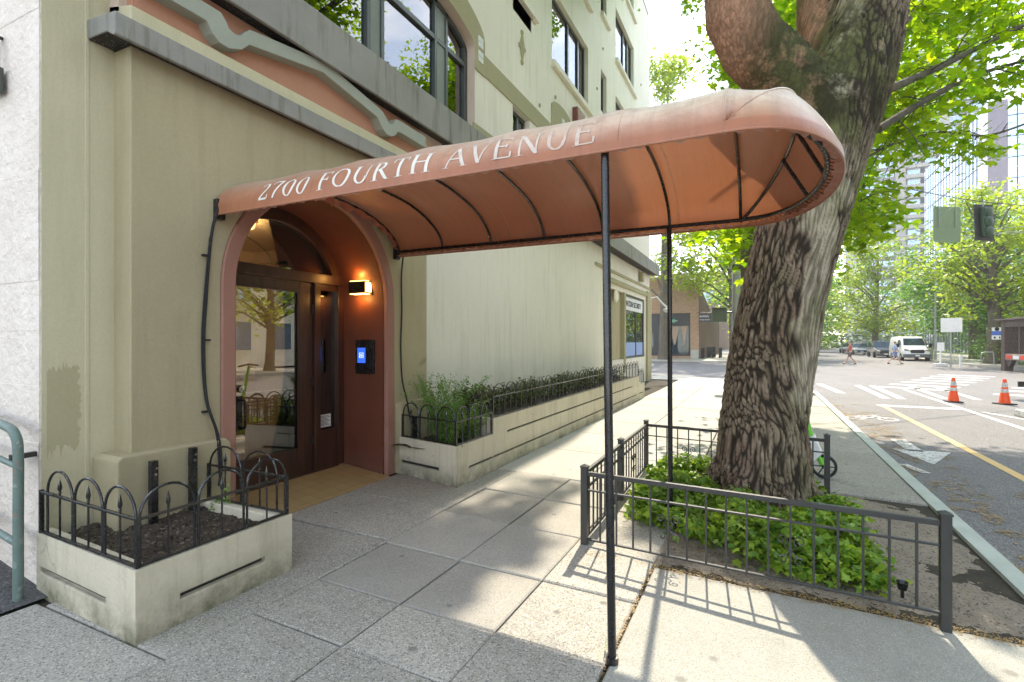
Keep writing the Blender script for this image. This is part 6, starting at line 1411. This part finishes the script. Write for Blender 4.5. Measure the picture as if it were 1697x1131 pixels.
# ------------------------------------------------------------------ vehicles
def car(name, loc, label, color, L=4.6, W=1.8, H=1.45, suv=False, face=-1):
    t = thing(name, label, 'car', loc); x, y, z0 = loc; f = face
    pm = paint('paint_'+label.split()[0], color, .22, .2, .05, .5); pm.node_tree.nodes['Principled BSDF'].inputs['Coat Weight'].default_value = 1
    g = .22; bh = .62*H if not suv else .60*H
    def X(u): return x+f*u
    body = [(-L/2,g+.12),(-L/2+.05,g),(L/2-.1,g),(L/2,g+.14),(L/2-.02,bh*.62),(L/2-.12,bh*.78),(L/2-1.15,bh),(-L/2+.35,bh+.02),(-L/2+.04,bh*.9)]
    def loft(poly, y_half_fn, nm, mat, par=t, bev=.04):
        m = MB(); n = len(poly); vs = [(X(u), y+s*y_half_fn(u, h), z0+h) for s in (-1, 1) for u, h in poly]
        m.add(vs, [tuple(range(n)), tuple(range(2*n-1,n-1,-1))]+[(i,(i+1)%n,(i+1)%n+n,i+n) for i in range(n)]); return build(nm, m, mat, par, bevel=bev)
    loft(body, lambda u, h: W/2-(.10 if abs(u) > L/2-.2 else 0), 'body', pm, bev=.06)
    rear = -L/2+.12 if suv else -L/2+.55
    cab = [(rear,bh-.02),(L/2-1.2,bh-.02),(L/2-1.75,H-.05),(L/2-2.1,H),(rear+.35,H),(rear+.12,H-.06)]
    co2_ = loft(cab, lambda u, h: (W/2-.05)-(.16 if h > bh+.1 else 0), 'cabin', M['carglass'], bev=.03)
    roof = [(rear+.18,H-.05),(L/2-1.78,H-.05),(L/2-2.1,H+.012),(rear+.38,H+.012)]; loft(roof, lambda u, h: W/2-.20, 'roof', pm, bev=.02)
    for u in (L/2-.85, -L/2+.8):
        for s in (-1,1):
            m = MB(); m.lathe((X(u), y+s*(W/2-.10)-.1, z0+.33), [(.33,-.0),(.34,.02),(.34,.18),(.33,.2)], 20, 'y'); o = build('wheel', m, M['rubber'], t, smooth=True)
            m = MB(); m.lathe((X(u), y+s*(W/2-.02)-.02, z0+.33), [(.20,0),(.21,.02),(.1,.04)], 14, 'y'); build('rim', m, M['galv'], o, smooth=True)
    for s in (-1,1):
        m = MB(); yy = y+s*(W/2-.32); m.box(min(X(L/2-.06),X(L/2+.02)),max(X(L/2-.06),X(L/2+.02)),yy-.17,yy+.17,z0+bh*.62,z0+bh*.76); build('headlight', m, M['chrome'], t, bevel=.02)
        m = MB(); yy = y+s*(W/2+.08); m.box(min(X(L/2-1.5),X(L/2-1.65)),max(X(L/2-1.5),X(L/2-1.65)),yy-.09,yy+.07,z0+bh+.02,z0+bh+.16); build('mirror', m, pm, t, bevel=.03)
    m = MB(); m.box(min(X(L/2-.03),X(L/2+.015)),max(X(L/2-.03),X(L/2+.015)),y-W*.28,y+W*.28,z0+bh*.42,z0+bh*.66); build('grille', m, M['rubber'], t, bevel=.01)
    m = MB(); m.box(min(X(L/2),X(L/2+.03)),max(X(L/2),X(L/2+.03)),y-.16,y+.16,z0+g+.1,z0+g+.24); build('number_plate', m, M['paper'], t)
    return t
def van(loc, label):
    t = thing('van', label, 'van', loc); x, y, z0 = loc; W = 2.02; H = 2.2; L = 5.6; pm = M['wpaint']
    def loftx(secs, nm, mat, par=t, bev=0):   # secs: (x, halfwidth bottom, halfwidth top, z0, z1)
        m = MB(); n = 8; vs = []
        for (xx, wb, wt, za, zb) in secs:
            vs += [(x+xx, y+s, z0+h) for s, h in ((-wb,za),(wb,za),(wb+.0,za+(zb-za)*.45),(wt,zb-.16),(wt-.14,zb),(-wt+.14,zb),(-wt,zb-.16),(-wb,za+(zb-za)*.45))]
        m.add(vs, [tuple(range(8)), tuple(range(len(vs)-1,len(vs)-9,-1))]+[(i*8+k,i*8+(k+1)%8,(i+1)*8+(k+1)%8,(i+1)*8+k) for i in range(len(secs)-1) for k in range(8)]); return build(nm, m, mat, par, smooth=True, bevel=bev)
    loftx([(-.02,.84,.80,.42,.86),(.12,.95,.90,.36,1.02),(.75,1.0,.92,.34,1.24),(1.05,1.01,.90,.34,1.42),(1.75,1.01,.86,.34,2.06),(2.1,1.01,.88,.34,2.17),(3.5,1.01,.9,.34,2.2),(5.6,1.0,.88,.36,2.18)], 'body', pm)
    m = MB(); A = [(1.0,-.80,1.34),(1.0,.80,1.34),(1.66,.70,1.98),(1.66,-.70,1.98)]; m.quad(*[(x+a-.035, y+b, z0+c+.03) for a, b, c in A]); build('windshield', m, M['carglass'], t)
    for s in (-1,1):
        m = MB(); m.quad(*[(x+a, y+s*b, z0+c) for a, b, c in ((1.25,1.0,1.42),(2.3,1.005,1.30),(2.3,.925,1.90),(1.72,.90,1.9))]); build('side_window', m, M['carglass'], t)
        m = MB(); m.box(x+1.02,x+1.2,y+s*1.18-.11,y+s*1.18+.11,z0+1.2,z0+1.55); build('mirror', m, M['rubber'], t, bevel=.03)
        m = MB(); m.prism([(y+s*.52,z0+.86),(y+s*.90,z0+.92),(y+s*.92,z0+1.10),(y+s*.60,z0+1.02)], x-.0, x+.12, 'x'); build('headlight', m, M['chrome'], t, bevel=.01)
        for u in (.95, 4.5):
            m = MB(); m.lathe((x+u, y+s*.92-.11, z0+.34), [(.33,0),(.34,.02),(.34,.2),(.33,.22)], 20, 'y'); o = build('wheel', m, M['rubber'], t, smooth=True)
            m = MB(); m.lathe((x+u, y+s*1.025-.015, z0+.34), [(.19,0),(.2,.015),(.1,.03)], 14, 'y'); build('rim', m, M['galv'], o, smooth=True)
    m = MB(); m.prism([(y-.52,z0+.84),(y-.44,z0+.70),(y+.44,z0+.70),(y+.52,z0+.84),(y+.46,z0+1.0),(y-.46,z0+1.0)], x-.06, x+.1, 'x'); build('grille', m, M['rubber'], t, bevel=.02)
    m = MB(); m.prism([(-.0-.0,.34),(.5,.34),(.3,.62),(-.05,.62)], 0, 1, 'y'); m2 = MB(); m2.box(x-.07,x+.6,y-.97,y+.97,z0+.30,z0+.62); build('bumper', m2, paint('grey_bumper', (.12,.13,.15), .6), t, bevel=.05)
    m = MB(); m.box(x-.085,x-.07,y-.16,y+.16,z0+.42,z0+.56); build('number_plate', m, M['paper'], t)
van((56.2,-12.45,RZ), 'white delivery van parked facing the crossing')
car('parked_car', (68.0,-11.9,RZ), 'dark green sport utility car parked behind the white van', (.03,.04,.035), 4.8, 1.95, 1.78, True)
car('parked_car', (80.0,-11.6,RZ), 'silver car parked behind the dark sport utility car', (.55,.57,.6), 4.6, 1.8, 1.5)
car('parked_car', (89.0,-11.6,RZ), 'grey blue car parked farthest along the park kerb', (.12,.15,.2), 4.6, 1.8, 1.5)
car('moving_car', (82.0,-6.0,RZ), 'dark car waiting in the middle lane of the far street', (.03,.03,.04), 4.6, 1.8, 1.45)
car('parked_car', (76.0,-1.6,RZ), 'dark hatchback parked on the left side of the far street', (.02,.02,.03), 4.4, 1.8, 1.5)
car('parked_car', (85.0,-1.6,RZ), 'pale car behind the dark hatchback on the left side', (.4,.4,.42), 4.4, 1.8, 1.5)
# dark open-sided trailer at the right edge
t = thing('trailer', 'dark brown cage trailer with red and white tape at the right edge', 'trailer', (38,-14,RZ))
tb = paint('rusty_dark_brown', (.10,.07,.06), .7, 0, .4); X0, Y0 = 40.5, -13.0
m = MB(); m.box(X0-.5,X0,Y0-.4,Y0,RZ,2.75); build('corner_post', m, tb, t, bevel=.02)
m = MB(); m.box(X0-.25,X0,Y0-2.3,Y0-2.0,RZ+.5,2.75); build('corner_post', m, tb, t, bevel=.02)
m = MB(); m.box(X0-9,X0-.5,Y0-.3,Y0-.02,2.35,2.75); build('top_beam', m, tb, t, bevel=.02)
m = MB(); m.box(X0-9,X0+.8,Y0-2.5,Y0+.1,2.75,2.86); build('roof', m, tb, t, bevel=.02)
m = MB(); m.box(X0-9,X0-.5,Y0-.25,Y0-.02,.45,.80); build('side_beam', m, paint('pale_brown_beam', (.30,.22,.18), .6), t, bevel=.02)
m = MB(); m.prism([(X0-.52,.44),(X0-1.4,.44),(X0-.9,-.02)], Y0-.25, Y0-.05, 'y'); build('gusset', m, tb, t)
for k in range(8):
    m = MB(); m.box(X0-.7-.9*k-.75,X0-.7-.9*k,Y0-.018,Y0-.004,.52,.72); build('reflector', m, M['red'] if k % 2 == 0 else M['paper'], t)
m = MB()
for k in range(44): xx = X0-.6-.18*k; m.bar((xx,Y0-.12,.82),(xx-.6,Y0-.12,2.36),.03); m.bar((xx-.6,Y0-.15,.82),(xx,Y0-.15,2.36),.03)
build('mesh_panel', m, tb, t)
m = MB(); m.box(X0-2.3,X0-2.15,Y0-.2,Y0-.06,.8,2.35); build('stile', m, tb, t)
m = MB(); m.box(X0-9,X0-.3,Y0-2.3,Y0-.26,.55,.72); build('bed', m, tb, t)
m = MB(); m.box(X0-.12,X0-.02,Y0-1.9,Y0-.5,.8,2.3); build('rear_panel', m, tb, t)
for u in (4.6,7.):
    m = MB(); m.lathe((X0-u,Y0-.4,RZ+.4), [(.38,0),(.40,.03),(.40,.22),(.38,.25)], 20, 'y'); build('wheel', m, M['rubber'], t, smooth=True)
# signs by the far kerb
t = thing('road_sign', 'large blank white sign back on a tall post with a concrete foot', 'sign', (44.2,-11.6,RZ))
m = MB(); m.tube([(44.2,-11.6,RZ),(44.2,-11.6,3.05)], .05, 8); build('post', m, M['galv'], t)
m = MB(); m.box(44.12,44.15,-12.2,-11.05,2.15,3.1); build('sign_panel', m, M['paper'], t, bevel=.01)
m = MB(); m.box(43.95,44.1,-12.1,-12.02,RZ,.6); m.box(43.9,44.1,-12.14,-12.0,.3,.5); build('delineator', m, M['paper'], t)
t = thing('road_sign', 'small white sign on a short post with a square base', 'sign', (45.0,-11.25,RZ))
m = MB(); m.tube([(45,-11.25,RZ),(45,-11.25,1.0)], .05, 8); build('post', m, M['paper'], t)
m = MB(); m.box(44.92,44.95,-11.45,-11.05,.85,1.45); build('sign_panel', m, M['paper'], t)
m = MB(); m.box(44.7,45.3,-11.6,-10.9,RZ,RZ+.22); build('foot', m, M['mark'], t, bevel=.03)
t = thing('parking_sign', 'blue and white parking sign on a thin post by the park', 'sign', (47.4,-15.1,-.1))
m = MB(); m.tube([(47.4,-15.3,-.1),(47.4,-15.3,2.5)], .035, 8); build('post', m, M['galv'], t)
m = MB(); m.box(47.3,47.34,-15.25,-14.7,2.25,2.5); m.box(47.3,47.34,-15.25,-14.7,1.65,1.95); sp_ = build('sign_panel', m, M['paper'], t)
m = MB(); m.box(47.295,47.34,-15.25,-14.7,1.95,2.25); build('blue_panel', m, paint('sign_blue', (.05,.14,.5), .5), t)
m = MB(); m.lathe((47.29,-14.97,2.38), [(.13,0),(.13,.01)], 14, 'x'); m.box(47.28,47.295,-14.9,-14.8,1.72,1.86); m.box(47.28,47.295,-15.15,-15.08,1.72,1.86); build('symbol', m, M['rubber'], t)
m = MB(); m.box(46.2,46.7,-15.7,-15.15,-.1,1.15); o = build('utility_box', m, M['galv'], org=(46.4,-15.4,-.1), bevel=.03, label='grey metal utility box on the far pavement by the park', cat='utility box')
t = thing('rental_bicycle', 'lime green rental bicycle parked on the far pavement', 'bicycle', (44.9,-16.2,-.1))
def bw(yc):
    m = MB(); K = 22; m.tube([(44.9+.02*math.sin(k), yc+.33*math.cos(2*PI*k/K), -.1+.34+.33*math.sin(2*PI*k/K)) for k in range(K+1)], .028, 6, False); o = build('wheel', m, M['rubber'], t, smooth=True)
    m = MB()
    for k in range(8): a = 2*PI*k/8; m.tube([(44.9,yc,.24),(44.9,yc+.32*math.cos(a),.24+.32*math.sin(a))], .006, 4)
    m.lathe((44.88,yc,.24), [(.12,0),(.12,.03)], 12, 'x'); build('spokes', m, M['paper'], o)
bw(-15.95); bw(-17.0)
m = MB(); m.tube([(44.9,-15.95,.24),(44.9,-16.1,.85),(44.9,-16.12,1.0)], .035, 8); m.tube([(44.9,-16.08,.75),(44.9,-16.35,.32),(44.9,-16.75,.35),(44.9,-17.0,.24)], .05, 8); m.tube([(44.9,-16.65,.35),(44.9,-16.75,.85)], .03, 8); m.tube([(44.9,-16.62,.45),(44.9,-17.25,.62)], .05, 6); build('frame', m, M['lime'], t, smooth=True)
m = MB(); m.box(44.8,45.0,-16.9,-16.62,.85,.92); build('saddle', m, M['rubber'], t, bevel=.02)
m = MB(); m.tube([(44.6,-16.2,1.02),(44.9,-16.1,1.0),(45.2,-16.2,1.02)], .02, 6); build('handlebar', m, M['rubber'], t)
m = MB(); m.tube(smoothpts([(46.6,-13.9,-.1),(46.6,-13.9,.6),(46.6,-14.0,.75),(46.6,-14.4,.78),(46.6,-14.55,.72),(46.6,-14.6,-.1)], 4), .03, 8); build('bike_rack', m, M['galv'], org=(46.6,-14.2,-.1), smooth=True, label='grey hoop bike rack on the far kerb', cat='bike rack')
m = MB(); m.lathe((58.8,-13.9,-.1), [(.3,0),(.28,1.1),(.3,1.15),(.0,1.35)], 14); build('litter_bin', m, paint('pale_green', (.35,.42,.28), .6), org=(58.8,-13.9,-.1), smooth=True, label='pale green litter bin standing beside the van', cat='bin')
# lamp posts and signals farther away
t = thing('street_lamp', 'thin grey street lamp rising above the white van', 'street lamp', (57,-13.9,-.1))
m = MB(); m.tube([(57,-13.9,-.1),(57,-13.9,9.5),(56.5,-12.8,10)], [.09,.06,.04], 8); build('pole', m, M['galv'], t, smooth=True)
m = MB(); m.box(56.3,56.6,-12.9,-12.3,9.95,10.1); build('lamp_head', m, M['galv'], t, bevel=.03)
t = thing('signal_pole', 'pole with red pedestrian signal at the left side of the far street', 'traffic light', (47.5,-5.0,-.2))
m = MB(); m.tube([(62,-4.4,RZ),(62,-4.4,4.6)], .07, 8); build('pole', m, M['galv'], t)
m = MB(); m.box(61.7,61.9,-4.6,-4.25,3.0,3.9); build('housing', m, M['bronze'], t, bevel=.03)
m = MB(); m.lathe((61.69,-4.42,3.55), [(.11,-.01),(.11,.0)], 12, 'x'); build('red_light', m, emit('red_signal_light', (1,.08,.03), 2.5), t)

# ------------------------------------------------------------------ two people crossing
SKIN = paint('skin', (.50,.28,.20), .55)
def person(loc, heading, label, top, bottom, hair, stride=1., legs_bare=True, H=1.70, arm=.35):
    t = thing('person', label, 'person', loc); s = H/1.70
    fwd = Vector((math.cos(heading), math.sin(heading), 0)); sd_ = Vector((-math.sin(heading), math.cos(heading), 0)); o = Vector(loc)
    def Pt(f, l, z): return o+(fwd*f+sd_*l+Vector((0,0,z)))*s
    def skin(name, V, E_, mat, root=0, sub=2):
        me = bpy.data.meshes.new(name); me.from_pydata([tuple(Pt(*v[:3])-o) for v in V], E_, []); me.materials.append(mat)
        ob_ = bpy.data.objects.new(name, me); sc.collection.objects.link(ob_); ob_.parent = t
        md = ob_.modifiers.new('skin', 'SKIN'); 
        for i, v in enumerate(V): me.skin_vertices[0].data[i].radius = (v[3]*s, (v[4] if len(v) > 4 else v[3])*s); me.skin_vertices[0].data[i].use_root = (i == root)
        sb_ = ob_.modifiers.new('sub', 'SUBSURF'); sb_.levels = sb_.render_levels = sub; md.use_smooth_shade = True; return ob_
    a = .30*stride
    V = [(0,0,.93,.13,.10),(0,0,1.12,.12,.10),(.01,0,1.30,.14,.10),(.01,0,1.42,.10,.08),(.02,0,1.50,.055),(.04,0,1.60,.085,.095),(.04,0,1.69,.075,.08),
         (0,.09,.88,.085),(a*.55,.10,.50,.058),(a*1.1-.02,.10,.10,.038),(a*1.1+.12,.10,.05,.035,.03),
         (0,-.09,.88,.085),(-a*.2,-.10,.50,.058),(-a*1.15,-.10,.16,.038),(-a*1.15+.10,-.10,.05,.035,.03),
         (.01,.18,1.40,.05),(-.08,.23,1.14,.04),(arm*.1,.24,.92,.03),(arm*.22,.235,.85,.028),
         (.01,-.18,1.40,.05),(.10,-.23,1.14,.04),(.22,-.24,.94,.03),(.27,-.235,.87,.028)]
    E_ = [(0,1),(1,2),(2,3),(3,4),(4,5),(5,6),(0,7),(7,8),(8,9),(9,10),(0,11),(11,12),(12,13),(13,14),(3,15),(15,16),(16,17),(17,18),(3,19),(19,20),(20,21),(21,22)]
    skin('body', V, E_, SKIN)
    skin('shirt', [(0,0,.90,.155,.125),(0,0,1.12,.14,.12),(.01,0,1.30,.16,.12),(.01,0,1.43,.11,.09),(.01,.18,1.405,.065),(-.05,.22,1.20,.055),(.01,-.18,1.405,.065),(.07,-.22,1.20,.055)], [(0,1),(1,2),(2,3),(3,4),(4,5),(3,6),(6,7)], top)
    skin('trousers', [(0,0,.95,.15,.12),(0,.09,.86,.10),(a*.45,.10,.56,.085),(0,-.09,.86,.10),(-a*.15,-.10,.56,.085)], [(0,1),(1,2),(0,3),(3,4)], bottom)
    skin('hair', [(.01,0,1.60,.075,.09),(.02,0,1.68,.088,.09),(.035,0,1.72,.07,.07)], [(0,1),(1,2)], hair)
    for f0, l0, z0_ in ((a*1.1+.05,.10,.05),(-a*1.15+.04,-.10,.06)): skin('shoe', [(f0-.10,l0,z0_,.045,.04),(f0+.02,l0,z0_-.005,.045,.038),(f0+.12,l0,z0_-.01,.04,.03)], [(0,1),(1,2)], M['rubber'])
person((46.2,-6.15,RZ), math.radians(95), 'person in a rust red shirt and dark shorts walking across the street', paint('rust_shirt', (.42,.13,.08), .8), paint('grey_shorts', (.14,.11,.13), .8), paint('brown_hair', (.06,.035,.02), .7), 1.1)
person((48.3,-9.3,RZ), math.radians(-85), 'person in a pale blue shirt and blue shorts striding towards the van', paint('pale_blue_shirt', (.30,.42,.65), .8), paint('blue_shorts', (.16,.24,.45), .8), paint('dark_hair', (.04,.025,.02), .7), 1.35)

# ------------------------------------------------------------------ air: thin even haze round the whole place
hz = bpy.data.materials.new('haze_air'); hz.use_nodes = True; hn = hz.node_tree; hn.nodes.remove(hn.nodes['Principled BSDF'])
pv = hn.nodes.new('ShaderNodeVolumePrincipled'); pv.inputs['Color'].default_value = (.93,.96,1,1); pv.inputs['Density'].default_value = .0006; pv.inputs['Anisotropy'].default_value = .3
hn.links.new(pv.outputs[0], hn.nodes['Material Output'].inputs['Volume'])
m = MB(); m.box(-1600, 2600, -1600, 1600, -1.4, 120); build('haze', m, hz, kind='stuff', label='thin pale summer haze filling the street', org=(0,0,0))
